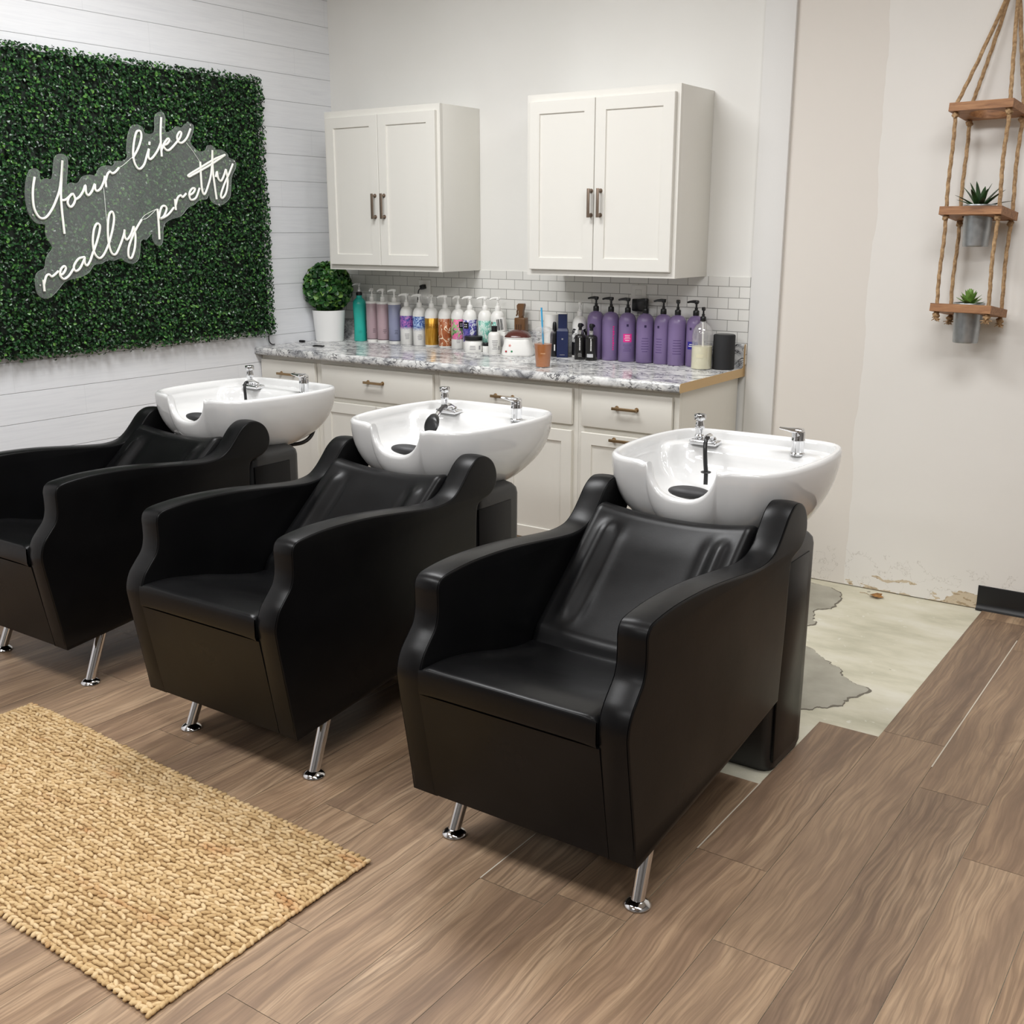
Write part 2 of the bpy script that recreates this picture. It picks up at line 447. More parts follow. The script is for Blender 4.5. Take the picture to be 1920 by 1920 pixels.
base(1.966, 2.445, 'white end base cabinet beside the pilaster, brass bar pulls on drawer and door', (1.990, 2.420), [(1.990, 2.420)], 2.212, True, (2.204,))

# laminate worktop
def marble():
    m = mat('marble_laminate', (220, 220, 218), 0.14); N = G(m); co = N.co()
    v = N.map(co, (1.0, 1.6, 1.6))
    w = N.noise(v, 5, 5, 0.6, 0.6)
    c = N.ramp(N.noise(v, 7.5, 8, 0.66, 1.4), [(0.30, (92, 92, 95)), (0.41, (166, 167, 169)), (0.52, (216, 216, 214)), (0.72, (236, 236, 234))])
    n2 = N.noise(N.map(v, (1, 1, 1), (3.1, 1.7, 0.4)), 9, 7, 0.62, 1.8)
    vein = N.math('LESS_THAN', N.math('ABSOLUTE', N.math('SUBTRACT', n2, 0.5)), 0.022)
    c = N.mix(N.math('MULTIPLY', vein, N.ramp(w, [(0.40, 0.0), (0.55, 0.9)])), c, (60, 60, 64))
    speck = N.ramp(N.noise(v, 36, 6, 0.7), [(0.56, 0.0), (0.64, 0.9)])
    c = N.mix(N.math('MULTIPLY', speck, N.ramp(N.noise(v, 10, 3), [(0.45, 0.0), (0.6, 1.0)])), c, (70, 70, 74))
    N.color(c); return m
M_MARB = marble()
cd = -0.647
prof = [(-0.001, 0.877), (-0.62, 0.877), (-0.638, 0.8765), (cd + 0.003, 0.879), (cd, 0.886), (cd, 0.903), (cd + 0.003, 0.910), (cd + 0.009, 0.9145), (cd + 0.018, 0.915),
        (-0.034, 0.915), (-0.026, 0.918), (-0.022, 0.926), (-0.021, 1.012), (-0.018, 1.018), (-0.012, 1.020), (-0.001, 1.020)]
t = thing('countertop', 'long grey-veined marble-look laminate countertop with rounded front edge', 'countertop', (0, 0, 0.877))
bm = B(); rings(bm, [[(x, y, z - 0.877) for y, z in prof] for x in (0.002, 1.2, 2.4655)], True, False)
obj('worktop', bm, M_MARB, t, angle=50)
bm = B(); rings(bm, [[(x, y, z - 0.877) for y, z in prof] for x in (2.4655, 2.4668)], False, True)
e = obj('raw_edge', bm, mat('particle_board', (202, 172, 128), 0.8, bump=(150, 0.3)), t, smooth=False)
e['label'] = 'bare particle board end of the countertop'
# ------------------------------------------------------------------ shampoo chairs
def leather():
    m = mat('black_leather', (14, 14, 15), 0.34, spec=0.20); N = G(m); co = N.co()
    N.color(N.ramp(N.noise(co, 5, 3), [(0.3, (9, 9, 10)), (0.7, (15, 15, 16))]))
    N.rough(N.ramp(N.noise(co, 3.5, 4), [(0.3, 0.27), (0.7, 0.38)]))
    h = N.math('ADD', N.math('MULTIPLY', N.noise(co, 320, 3), 0.25), N.math('MULTIPLY', N.noise(co, 14, 3), 1.0))
    N.bump(h, 0.12, 0.003); return m
M_LEA = leather()
M_CHROME = mat('chrome', (225, 226, 228), 0.07, metal=1.0)
M_CER = mat('glazed_ceramic', (216, 216, 215), 0.07, coat=0.3)
M_BLKP = mat('black_plastic', (20, 20, 21), 0.35)
M_PAD = mat('grey_gel_pad', (52, 52, 54), 0.55)
M_PEDE = mat('grey_black_vinyl', (40, 40, 40), 0.36, bump=(260, 0.08))
YO = 2.6
def loc(pts): return [(y + YO, z) for y, z in pts]

front = loc([(-2.700, 0.163), (-2.716, 0.25), (-2.735, 0.36), (-2.751, 0.455), (-2.755, 0.50), (-2.742, 0.540), (-2.718, 0.570), (-2.694, 0.598), (-2.684, 0.630),
             (-2.683, 0.668), (-2.683, 0.692), (-2.673, 0.712), (-2.645, 0.722), (-2.56, 0.729), (-2.46, 0.728), (-2.36, 0.722), (-2.25, 0.710), (-2.15, 0.698), (-2.07, 0.692),
             (-2.01, 0.698), (-1.972, 0.718), (-1.938, 0.750), (-1.908, 0.782), (-1.880, 0.801), (-1.850, 0.809), (-1.815, 0.803), (-1.784, 0.782), (-1.766, 0.750),
             (-1.764, 0.718), (-1.778, 0.692), (-1.806, 0.674), (-1.845, 0.664), (-1.868, 0.650), (-1.876, 0.60), (-1.880, 0.50), (-1.892, 0.36), (-1.900, 0.262)])
bottom = loc([(-2.05, 0.240), (-2.24, 0.214), (-2.48, 0.186)])
P2 = cr([(0, y, z) for y, z in front], 4) + [Vector((0, y, z)) for y, z in bottom]
P2 = [Vector((p.y, p.z)) for p in P2]
def offset(poly, d):
    out = []; n = len(poly)
    for i in range(n):
        a, b, c = poly[i - 1], poly[i], poly[(i + 1) % n]
        t1 = (b - a).normalized(); t2 = (c - b).normalized()
        n1 = Vector((t1.y, -t1.x)); n2 = Vector((t2.y, -t2.x))
        m = n1 + n2
        m = m / max(0.35, m.length_squared / 2) if m.length > 1e-6 else n1
        out.append(b + m * d)
    return out
def arm(side):
    cx, h = side * 0.2775, 0.0375
    bm = B(); R = []
    for x, d in ((-1, .0075), (-.99, .0042), (-.965, .0018), (-.93, .0008), (-.915, .0030), (-.90, .0030), (-.885, .0004), (-.72, -.0008), (-.4, -.0024), (0, -.003)):
        R.append((x, d))
    full = R + [(-x, d) for x, d in reversed(R[:-1])]
    # positive offset = inwards (profile runs clockwise seen from +x)
    rings(bm, [[(cx + x * h, q.x + (p.x - q.x) * sm(.165, .26, q.y), q.y + (p.y - q.y) * sm(.165, .26, q.y)) for p, q in zip(offset(P2, d), P2)] for x, d in full])
    return bm

def base_body():
    pr = loc([(-2.7015, 0.166), (-2.7535, 0.452), (-2.735, 0.458), (-2.50, 0.45), (-2.24, 0.41), (-1.925, 0.69), (-1.905, 0.68), (-1.905, 0.262), (-2.24, 0.217), (-2.5, 0.189)])
    bm = B(); rings(bm, [[(x, y, z) for y, z in pr] for x in (-0.2455, 0.2455)])
    return bm

def seat():
    bm = B(); nx, ny = 36, 44; w = 0.2412
    def H(u, v):                                   # u -1..1 across, v 0..1 front to back
        y = -0.157 + v * 0.475
        z = 0.5235 - 0.0725 * sm(0.10, 0.95, v) - 0.013 * (1 - u * u) * sm(0.05, 0.5, v)
        z += 0.012 * math.exp(-((abs(u) - 0.80) / 0.10) ** 2) * sm(0.25, 0.45, v) * (1 - sm(0.75, 0.95, v))
        z -= 0.010 * sm(0.90, 1.0, abs(u)) ** 2 + 0.001 * max(0, 1 - v / 0.03) ** 2
        return y, z
    top = []
    for j in range(ny + 1):
        row = []
        for i in range(nx + 1):
            u = -1 + 2 * i / nx; v = j / ny
            y, z = H(u, v); row.append(bm.verts.new((u * w, y, z)))
        top.append(row)
    for j in range(ny):
        for i in range(nx): bm.faces.new((top[j][i], top[j][i + 1], top[j + 1][i + 1], top[j + 1][i]))
    # front face and sides
    edge = top[0]; prev = edge
    for dy, z in ((-0.0025, 0.5205), (-0.0045, 0.516), (-0.0055, 0.505), (-0.0055, 0.470), (-0.002, 0.4595), (0.012, 0.4575)):
        row = [bm.verts.new((v.co.x, -0.157 + dy, z - (0.004 * abs(v.co.x / w) ** 8))) for v in edge]
        for i in range(nx): bm.faces.new((prev[i + 1], prev[i], row[i], row[i + 1]))
        prev = row
    for s, col in ((0, 0), (1, nx)):
        low = [bm.verts.new((r[col].co.x, r[col].co.y, r[col].co.z - 0.05)) for r in top]
        for j in range(ny): bm.faces.new((top[j][col], top[j + 1][col], low[j + 1], low[j]) if s == 0 else (top[j + 1][col], top[j][col], low[j], low[j + 1]))
    return bm

def backrest():
    bm = B(); nx, ny = 40, 44; w = 0.237
    a = Vector((0, 0.290, 0.440)); b = Vector((0, 0.668, 0.757)); nrm = Vector((0, -(b - a).z, (b - a).y)).normalized()
    def S(u, v):
        p = a + (b - a) * v
        au = abs(u)
        d = 0.004 + 0.016 * au ** 2.2 - 0.012 * math.sin(PI * min(1, v * 1.05)) * (1 - au * au)
        rid = math.exp(-((au - 0.735) / 0.075) ** 2); grv = math.exp(-((au - 0.57) / 0.06) ** 2)
        along = sm(0.12, 0.28, v) * (1 - sm(0.78, 0.90, v))
        d += (0.012 * rid - 0.006 * grv) * along
        d -= 0.014 * sm(0.93, 1.0, au) ** 2
        e = max(0, (v - 0.93) / 0.07); d -= 0.020 * e * e
        d -= 0.02 * (1 - sm(0, 0.12, v))
        q = p + nrm * d
        q.z -= 0.012 * (1 - au ** 2) * sm(0.7, 1, v)
        return Vector((u * w, q.y, q.z))
    g = [[bm.verts.new(S(-1 + 2 * i / nx, j / ny)) for i in range(nx + 1)] for j in range(ny + 1)]
    for j in range(ny):
        for i in range(nx): bm.faces.new((g[j][i], g[j][i + 1], g[j + 1][i + 1], g[j + 1][i]))
    # rolled top edge, back and sides
    prev = g[ny]
    for dy, dz in ((0.008, -0.002), (0.017, -0.010), (0.022, -0.024), (0.02, -0.06), (0.0, -0.12)):
        row = [bm.verts.new((v.co.x, v.co.y + dy, v.co.z + dz)) for v in g[ny]]
        for i in range(nx): bm.faces.new((prev[i], prev[i + 1], row[i + 1], row[i]))
        prev = row
    for col, s in ((0, -1), (nx, 1)):
        low = [bm.verts.new(r[col].co - nrm * 0.05) for r in g]
        for j in range(ny): bm.faces.new((g[j][col], g[j + 1][col], low[j + 1], low[j]))
    return bm

def leg(side):
    x = side * 0.268
    bm = B(); cyl(bm, (x, 0.0, 0.012), (x - side * 0.01, 0.088, 0.215), 0.0165, 0.0175, 24)
    return bm, x
def foot(x):
    bm = B(); lathe(bm, [(0.030, 0.0), (0.0325, 0.003), (0.0315, 0.007), (0.024, 0.013), (0.0185, 0.0165), (0.016, 0.018)], (x, 0.0, 0), 28)
    return bm

def pedestal():
    bm = B()
    lv = [(0.0, 0.275, .775, 1.012), (0.02, 0.280, .768, 1.020), (0.635, 0.280, .766, 1.028), (0.653, 0.277, .768, 1.025), (0.667, 0.268, .775, 1.014), (0.679, 0.245, .79, .995), (0.683, 0.20, .83, .95)]
    def rr(hx, y0, y1, r):
        out = []
        for cx, cy, a0 in ((hx - r, y0 + r, -90), (hx - r, y1 - r, 0), (-hx + r, y1 - r, 90), (-hx + r, y0 + r, 180)):
            for k in range(6):
                a = math.radians(a0 + 18 * k); out.append((cx + r * math.cos(a), cy + r * math.sin(a)))
        return out
    rings(bm, [[(x, y, z) for x, y in rr(hx, a, b, 0.035)] for z, hx, a, b in lv])
    return bm
def ped_panel(side):
    bm = B(); box(bm, side * 0.279 - 0.004, side * 0.279 + 0.004, 0.778, 0.965, 0.03, 0.622, 0.003)
    return bm

# basin outline, half of it, front centre to rear centre
half = [(0, .703)] + [(u, .703 + 0.25 * u * u) for u in (.02, .04, .055, .068, .078, .086, .092, .097, .101, .105, .110, .117)]
half = [(x * 1.03, y) for x, y in half]
half += [(p.x * 1.04, p.y) for p in cr([(.13, .7075, 0), (.17, .713, 0), (.213, .733, 0), (.250, .778, 0), (.272, .845, 0), (.284, .93, 0), (.290, 1.02, 0), (.285, 1.13, 0), (.268, 1.225, 0), (.243, 1.278, 0), (.20, 1.303, 0), (.12, 1.313, 0), (0, 1.316, 0)], 4)]
outl = [Vector(p) for p in half] + [Vector((-x, y)) for x, y in reversed(half[1:-1])]
def basin():
    bm = B(); c = Vector((0, 1.0)); z0 = 0.660
    def zr(p):
        z = 0.870 - 0.002 * sm(0.9, 1.25, p.y)
        t = abs(p.x) / 0.108
        if p.y < 0.80 and t < 1: z -= 0.096 * (1 - t ** 2.7) ** (1 / 1.7)
        if p.y < 0.80: z -= 0.006 * math.exp(-((t - 1.12) / 0.12) ** 2)
        return z
    R = []
    for k in range(0, 13):
        f = k / 12 * PI / 2; ring = []
        for p in outl:
            d = (p - c); e = d / math.sqrt((d.x / 0.200) ** 2 + (d.y / 0.145) ** 2)
            b0 = c + e
            q = b0 + (p - b0) * (math.sin(f) ** 0.85 if k else 0)
            z = z0 + (zr(p) - 0.004 - z0) * (1 - math.cos(f)) ** 0.95
            ring.append((q.x, q.y, z))
        R.append(ring)
    inn = lambda p, m: p - (p - c).normalized() * m
    for m, dz in ((.0015, .004), (.006, .0085), (.012, .010), (.018, .009), (.0225, .005), (.025, -.002)):
        R.append([(*inn(p, m), zr(p) + dz) for p in outl])
    PL_ = []
    for p in outl:
        w = sm(1.10, 1.24, p.y); q = inn(p, .029); R_z = zr(p) - 0.010 - 0.010 * w
        PL_.append((q, R_z, w))
    R.append([(q.x, q.y, z) for q, z, w in PL_])
    led = []
    for (q, z, w), p in zip(PL_, outl):
        q2 = Vector((q.x * (1 - 0.06 * w), q.y - 0.085 * w)); led.append((q2, z - 0.001 - (0.012 * (1 - w)), w))
    R.append([(q.x + (a[0].x - q.x) * .5, q.y + (a[0].y - q.y) * .5, (z + a[1]) / 2 + .001 * a[2]) for (q, z, w), a in zip(led, PL_)])
    R.append([(q.x, q.y, z) for q, z, w in led])
    R.append([(q.x * .985, q.y - .006 * w, z - .004) for q, z, w in led])
    c2 = Vector((0, 0.98))
    for k in range(1, 13):
        s = k / 12 * PI / 2; ring = []
        for q, z, w in led:
            d = q - c2; b2 = c2 + d.normalized() * 0.028
            a = 1 - math.cos(s) ** 0.8
            t = q * 0.985 + (b2 - q * 0.985) * a
            ring.append((t.x, t.y, (z - .004) + (0.708 - z + .004) * math.sin(s) ** 0.9))
        R.append(ring)
    rings(bm, R, True, True)
    return bm

DZ = 0.847       # deck height behind the bowl
def breaker():
    bm = B(); x, y = -0.178, 1.200
    lathe(bm, [(.014, 0), (.0155, .004), (.0155, .012), (.012, .016), (.012, .030), (.0145, .034), (.016, .040), (.0135, .052), (.0125, .056), (.0125, .062), (.0185, .064), (.0195, .068), (.0195, .078), (.018, .081)], (x, y, DZ + .012), 24)
    return bm
def plate():
    bm = B(); box(bm, -0.200, -0.105, 1.168, 1.218, DZ - .002, DZ + .014, 0.006, 3)
    lathe(bm, [(.015, 0), (.0155, .006), (.012, .012)], (-0.127, 1.186, DZ + .013), 20)
    tube(bm, [(-0.127, 1.186, DZ + .020), (-0.123, 1.160, DZ + .033), (-0.118, 1.128, DZ + .034)], .0095, 14)
    return bm
def mixer():
    bm = B(); x, y = 0.150, 1.200
    lathe(bm, [(.0225, -.002), (.0225, .004), (.0195, .007), (.0195, .040), (.0205, .042), (.0205, .046), (.0195, .048), (.0200, .062), (.0195, .070), (.014, .074)], (x, y, DZ), 28)
    return bm
def lever():
    bm = B(); x, y = 0.150, 1.200; z = DZ + 0.066
    L = [(-0.012, .016, .010), (0.0, .020, .011), (.014, .0195, .009), (.030, .014, .006), (.047, .0105, .0045), (.055, .0085, .004)]
    rings(bm, [[(x - d * 1.0, y - d * .2 + w * math.cos(a), z + .006 + d * .12 + h * math.sin(a)) for a in [2 * PI * i / 12 for i in range(12)]] for d, w, h in L])
    return bm

def make_chair(x, y, label, hose):
    t = thing('shampoo_chair', label, 'shampoo chair', (x, y, 0), 0, 'black shampoo chairs with white basins')
    for s in (-1, 1): obj('armrest', arm(s), M_LEA, t, angle=50)
    obj('base_panel', base_body(), M_LEA, t, angle=30)
    obj('seat', seat(), M_LEA, t, angle=60)
    obj('backrest', backrest(), M_LEA, t, angle=60)
    for s in (-1, 1):
        bm, lx = leg(s); l = obj('leg', bm, M_CHROME, t); l['label'] = 'slanted chrome leg'
        obj('foot_disc', foot(lx), M_CHROME, l)
    p = obj('pedestal', pedestal(), M_PEDE, t, angle=35)
    for s in (-1, 1): obj('side_panel', ped_panel(s), M_LEA, p)
    b = obj('basin', basin(), M_CER, t, angle=70); b['label'] = 'white glazed ceramic basin with a neck notch'
    b.location = (-.010, 0, 0)
    bm = B(); bmesh.ops.create_uvsphere(bm, u_segments=28, v_segments=14, radius=1)
    bmesh.ops.scale(bm, vec=(.066, .050, .019), verts=bm.verts)
    bmesh.ops.rotate(bm, cent=(0, 0, 0), matrix=Matrix.Rotation(math.radians(-10), 3, 'X'), verts=bm.verts)
    bmesh.ops.translate(bm, vec=(0.0, .775, .790), verts=bm.verts)
    obj('neck_pad', bm, M_PAD, b)
    obj('vacuum_breaker', breaker(), M_CHROME, b)
    obj('faucet_plate', plate(), M_CHROME, b)
    obj('mixer_tap', mixer(), M_CHROME, b)
    obj('tap_lever', lever(), M_CHROME, b)
    bm = B(); S = (-0.118, 1.130, DZ + .034)
    if hose == 'down':                                  # hose hangs down into the bowl, with a stop ring
        pts = cr([S, (-.114, 1.112, DZ + .028), (-.109, 1.098, DZ + .004), (-.103, 1.092, DZ - .04), (-.098, 1.088, DZ - .07), (-.094, 1.080, DZ - .105)], 5)
        tube(bm, pts, .0068, 12)
        lathe(bm, [(.007, -.002), (.015, -.002), (.0165, 0), (.015, .002), (.007, .002)], (-.0985, 1.0885, DZ - .067), 20)
        obj('spray_hose', bm, M_BLKP, b)
    elif hose == 'short':
        pts = cr([S, (-.116, 1.116, DZ + .030), (-.112, 1.108, DZ + .010), (-.108, 1.106, DZ - .02), (-.102, 1.10, DZ - .06), (-.098, 1.08, DZ - .10)], 5)
        tube(bm, pts, .0062, 12); obj('spray_hose', bm, M_BLKP, b)
        bm = B(); tube(bm, cr([(.13, 1.17, .74), (.178, 1.212, .725), (.184, 1.212, .70), (.183, 1.196, .672), (.178, 1.165, .652), (.165, 1.12, .645), (.12, 1.03, .648)], 5), .008, 10)
        obj('drain_hose', bm, M_BLKP, b)
    else:                                               # spray head lifted out and left leaning on the rim of the plate
        pts = cr([S, (-.108, 1.105, DZ + .037), (-.085, 1.06, DZ + .036), (-.060, 1.015, DZ + .033), (-.052, 1.0, DZ + .031)], 5)
        tube(bm, pts, .008, 12); obj('spray_hose', bm, M_BLKP, b)
        bm = B(); tube(bm, [(-.054, 1.004, DZ + .0315), (-.036, .966, DZ + .024), (-.026, .945, DZ + .020)], .0085, 14); obj('spray_neck', bm, M_CHROME, b)
        bm = B()
        rings(bm, [[(-.030 + .42 * d + r * math.cos(a), .952 - d * .85 + .35 * r * math.sin(a), DZ + .024 - .36 * d + r * .9 * math.sin(a)) for a in [2 * PI * i / 20 for i in range(20)]] for d, r in ((0, .008), (.006, .019), (.02, .028), (.04, .032), (.055, .030), (.060, .024))])
        obj('spray_head', bm, M_BLKP, b)
    return t
make_chair(3.100, -2.600, 'black leather shampoo chair with white basin standing beside the bare concrete patch', 'down')
make_chair(2.045, -2.585, 'black leather shampoo chair between two others, round black spray head over its basin', 'head')
make_chair(0.943, -2.555, 'black leather shampoo chair nearest the shiplap wall, drain hose looping behind its basin', 'short')
# ------------------------------------------------------------------ boxwood panel and script sign
def leaf_mat(name, stops, rough=0.35):
    m = mat(name, (30, 70, 30), rough, spec=0.5); N = G(m)
    g = N.t.nodes.new('ShaderNodeNewGeometry')
    c = N.ramp(g.outputs['Random Per Island'], stops)
    big = N.noise(N.co(), 5, 3)
    N.color(N.mix(N.math('MULTIPLY', big, 0.5), c, N.mix(1.0, c, (60, 110, 60), 'MULTIPLY')))
    return m
M_BOX = leaf_mat('boxwood_leaf', [(0.0, (16, 40, 22)), (0.45, (32, 72, 38)), (0.8, (56, 104, 52)), (0.95, (86, 140, 64)), (1.0, (120, 168, 80))], 0.32)
def leaves(cloud, rng):
    """cloud of (pos, normal, length, width) -> verts, faces of folded oval leaves"""
    V, F = [], []
    for p, n, L, W in cloud:
        n = n.normalized(); a = rng.uniform(0, 2 * PI)
        t = n.orthogonal().normalized(); t = Matrix.Rotation(a, 3, n) @ t; s = n.cross(t)
        f = 0.25 * W; i = len(V); cup = 0.18 * L
        V.extend([p - t * L * .5, p - t * L * .18 + s * W * .42 + n * f, p + t * L * .2 + s * W * .42 + n * f, p + t * L * .5 - n * cup,
                  p + t * L * .2 - s * W * .42 + n * f, p - t * L * .18 - s * W * .42 + n * f, p - t * L * .18, p + t * L * .2])
        F.extend([(i, i + 1, i + 6), (i + 6, i + 1, i + 2, i + 7), (i + 7, i + 2, i + 3), (i, i + 6, i + 5), (i + 6, i + 7, i + 4, i + 5), (i + 7, i + 3, i + 4)])
    return V, F
hy0, hy1, hz0, hz1 = -2.75, -0.548, 0.985, 2.236
t = thing('boxwood_panel', 'dark green artificial boxwood panel covering part of the shiplap wall', 'hedge wall', (0, (hy0 + hy1) / 2, hz0))
oy, oz = (hy0 + hy1) / 2, hz0
M_MESH = mat('panel_grid', (14, 26, 14), 0.8, bump=(60, 0.3))
obj('backing_mat', box(B(), 0.002, 0.028, hy0 + .012 - oy, hy1 - .012 - oy, hz0 + .012 - oz, hz1 - .012 - oz, 0.004), M_MESH, t)
rng = random.Random(5); cloud = []
for k in range(30000):
    y = rng.uniform(hy0 - .004, hy1 + .004); z = rng.uniform(hz0 - .004, hz1 + .004)
    if y < -2.3 and rng.random() < 0.5: continue
    x = 0.030 + 0.032 * rng.random() ** 0.8 + 0.006 * noise.noise(Vector((y * 6, z * 6, 0)))
    n = Vector((1.0, rng.gauss(0, .55), rng.gauss(0.25, .55)))
    cloud.append((Vector((x, y - oy + rng.gauss(0, .002), z - oz + rng.gauss(0, .002))), n, rng.uniform(.013, .020), rng.uniform(.010, .015)))
for k in range(2600):                                         # ragged rim
    e = rng.randrange(4)
    y = hy0 if e == 0 else hy1 if e == 1 else rng.uniform(hy0, hy1)
    z = hz0 if e == 2 else hz1 if e == 3 else rng.uniform(hz0, hz1)
    out = Vector((0.5, (-1 if e == 0 else 1 if e == 1 else 0) + rng.gauss(0, .4), (-1 if e == 2 else 1 if e == 3 else 0) + rng.gauss(0, .4)))
    cloud.append((Vector((rng.uniform(.014, .055), y - oy + rng.gauss(0, .008), z - oz + rng.gauss(0, .008))), out, rng.uniform(.013, .020), rng.uniform(.010, .015)))
V, F = leaves(cloud, rng)
fo = rawobj('foliage', V, F, M_BOX, t); fo['kind'] = 'stuff'
bm = B(); tube(bm, cr([(0.03, -0.56, 1.0), (0.012, -0.552, 0.96), (0.010, -0.548, 0.935), (0.014, -0.535, 0.9205), (0.02, -0.52, 0.9195)], 5), .003, 8)
bmesh.ops.translate(bm, verts=bm.verts, vec=(0, -oy, -oz)); obj('power_cord', bm, M_BLKP, t)

SIGN_STROKES = [
[[-1.8554,1.7218],[-1.8668,1.6828],[-1.8731,1.6438],[-1.873,1.6],[-1.8602,1.5683],[-1.8423,1.5561],[-1.819,1.5637],[-1.7897,1.5962],[-1.7651,1.6363],[-1.7462,1.6764],[-1.7306,1.7362],[-1.7194,1.7932]],
[[-1.7194,1.7932],[-1.7318,1.7263],[-1.7428,1.6566],[-1.7457,1.5968],[-1.7453,1.5367],[-1.7445,1.4939]],
[[-1.7428,1.6318],[-1.7254,1.6331],[-1.7066,1.645],[-1.6887,1.6594],[-1.7055,1.645],[-1.7151,1.6223],[-1.7055,1.6049],[-1.69,1.6127],[-1.6774,1.6356],[-1.6833,1.6556],[-1.6875,1.6595]],
[[-1.6774,1.6356],[-1.6568,1.6461],[-1.6364,1.6693],[-1.6216,1.6949],[-1.6217,1.6671],[-1.6112,1.6547],[-1.5911,1.673],[-1.5747,1.7014],[-1.5745,1.6811],[-1.5656,1.6737],[-1.5474,1.6844],[-1.5289,1.7131],[-1.52,1.7379]],
[[-1.52,1.7379],[-1.5189,1.6918]],
[[-1.5179,1.7186],[-1.507,1.7446],[-1.4934,1.7563],[-1.4816,1.7506],[-1.4654,1.7564],[-1.4446,1.7753]],
[[-1.3703,1.8175],[-1.3368,1.8608],[-1.3143,1.909],[-1.3161,1.9358],[-1.3357,1.9335],[-1.3524,1.8962],[-1.3649,1.8385],[-1.3595,1.7972],[-1.3392,1.7745],[-1.3111,1.7941],[-1.2903,1.8372],[-1.2777,1.8641]],
[[-1.2777,1.8641],[-1.2842,1.8322],[-1.2756,1.8194],[-1.2542,1.8337],[-1.2278,1.8642],[-1.2101,1.8943]],
[[-1.2712,1.8949],[-1.274,1.8811]],
[[-1.1971,2.0049],[-1.2082,1.9262],[-1.2106,1.8348]],
[[-1.2092,1.8626],[-1.1913,1.8928],[-1.1688,1.9149],[-1.1614,1.9068],[-1.1766,1.891],[-1.1956,1.8835],[-1.1858,1.8665],[-1.1669,1.8648],[-1.1373,1.8869]],
[[-1.1373,1.8869],[-1.1031,1.9195],[-1.0903,1.9434],[-1.1003,1.9481],[-1.1162,1.9267],[-1.1113,1.9056],[-1.0909,1.9014],[-1.0606,1.9248],[-1.0355,1.967]],
[[-1.8655,1.3059],[-1.8655,1.2588]],
[[-1.8645,1.2866],[-1.851,1.319],[-1.837,1.3271],[-1.8255,1.3181],[-1.8104,1.3253],[-1.7914,1.3399]],
[[-1.786,1.3219],[-1.7695,1.329],[-1.7549,1.3491],[-1.7619,1.3595],[-1.7791,1.3457],[-1.7848,1.3218],[-1.7693,1.3059],[-1.7445,1.3179],[-1.7175,1.348]],
[[-1.6584,1.3956],[-1.6891,1.3885],[-1.7151,1.3582],[-1.7098,1.3374],[-1.6878,1.3471],[-1.6664,1.3777],[-1.6585,1.3946],[-1.661,1.3723],[-1.6505,1.3591],[-1.6309,1.382],[-1.615,1.4156]],
[[-1.6291,1.3872],[-1.5984,1.444],[-1.5755,1.4958],[-1.5684,1.5269],[-1.5821,1.5362],[-1.5995,1.5114],[-1.6113,1.4597],[-1.608,1.4128],[-1.5861,1.3889],[-1.5594,1.4067],[-1.5294,1.4536]],
[[-1.5294,1.4536],[-1.5056,1.5113],[-1.4927,1.5611],[-1.4993,1.5872],[-1.5163,1.574],[-1.5288,1.5218],[-1.532,1.4589],[-1.5215,1.4113],[-1.5,1.4056],[-1.4739,1.4424],[-1.4515,1.4847],[-1.4423,1.5112]],
[[-1.4423,1.5112],[-1.4464,1.4847],[-1.436,1.4671],[-1.4123,1.4899],[-1.3944,1.5245]],
[[-1.3943,1.5261],[-1.3889,1.4844],[-1.3977,1.4307],[-1.4185,1.388],[-1.4341,1.3937],[-1.4302,1.4312],[-1.4057,1.4791],[-1.3752,1.5219],[-1.3489,1.5541]],
[[-1.2572,1.6035],[-1.257,1.5383],[-1.2593,1.4673]],
[[-1.2567,1.5547],[-1.2366,1.6065],[-1.2172,1.6171],[-1.2062,1.6031],[-1.2244,1.5713],[-1.2447,1.5591],[-1.2019,1.5769],[-1.1641,1.6103]],
[[-1.1548,1.6488],[-1.154,1.5994]],
[[-1.1526,1.6214],[-1.139,1.6535],[-1.1203,1.666],[-1.1091,1.658],[-1.0877,1.6751]],
[[-1.0743,1.666],[-1.0482,1.6777],[-1.0342,1.6969],[-1.0498,1.6987],[-1.0692,1.6755],[-1.0632,1.6479],[-1.0321,1.6569],[-1.0063,1.7022]],
[[-0.9917,1.822],[-0.9934,1.7638],[-0.9922,1.697],[-0.9797,1.6738],[-0.9539,1.7149],[-0.9291,1.7774],[-0.9135,1.8786]],
[[-0.9135,1.8786],[-0.9192,1.789],[-0.9135,1.7104],[-0.9074,1.6527]],
[[-1.0628,1.7513],[-1.0641,1.76],[-0.9828,1.8003],[-0.9061,1.8372],[-0.838,1.8613]],
[[-1.0628,1.7513],[-0.9841,1.7864],[-0.9073,1.8231],[-0.838,1.8613]],
[[-0.9043,1.7559],[-0.8947,1.7799],[-0.8898,1.7507],[-0.8736,1.7388],[-0.8541,1.7633],[-0.8385,1.7946]],
[[-0.7926,1.8215],[-0.8213,1.7731],[-0.858,1.7177],[-0.8802,1.6716],[-0.8706,1.6592],[-0.8455,1.6867],[-0.8316,1.7414],[-0.8385,1.7946]]]
SIGN_WIRES = [[[-1.4446,1.7753],[-1.418,1.7883],[-1.3732,1.82]],[[-1.3489,1.5541],[-1.315,1.5624],[-1.2572,1.6035]],[[-1.3489,1.5541],[-1.3236,1.5758],[-1.2572,1.6035]],[[-1.0627,1.9031],[-1.0271,1.867],[-0.9917,1.822]],[[-1.5296,1.69],[-1.5288,1.6411],[-1.5295,1.5894],[-1.5282,1.5218]]]
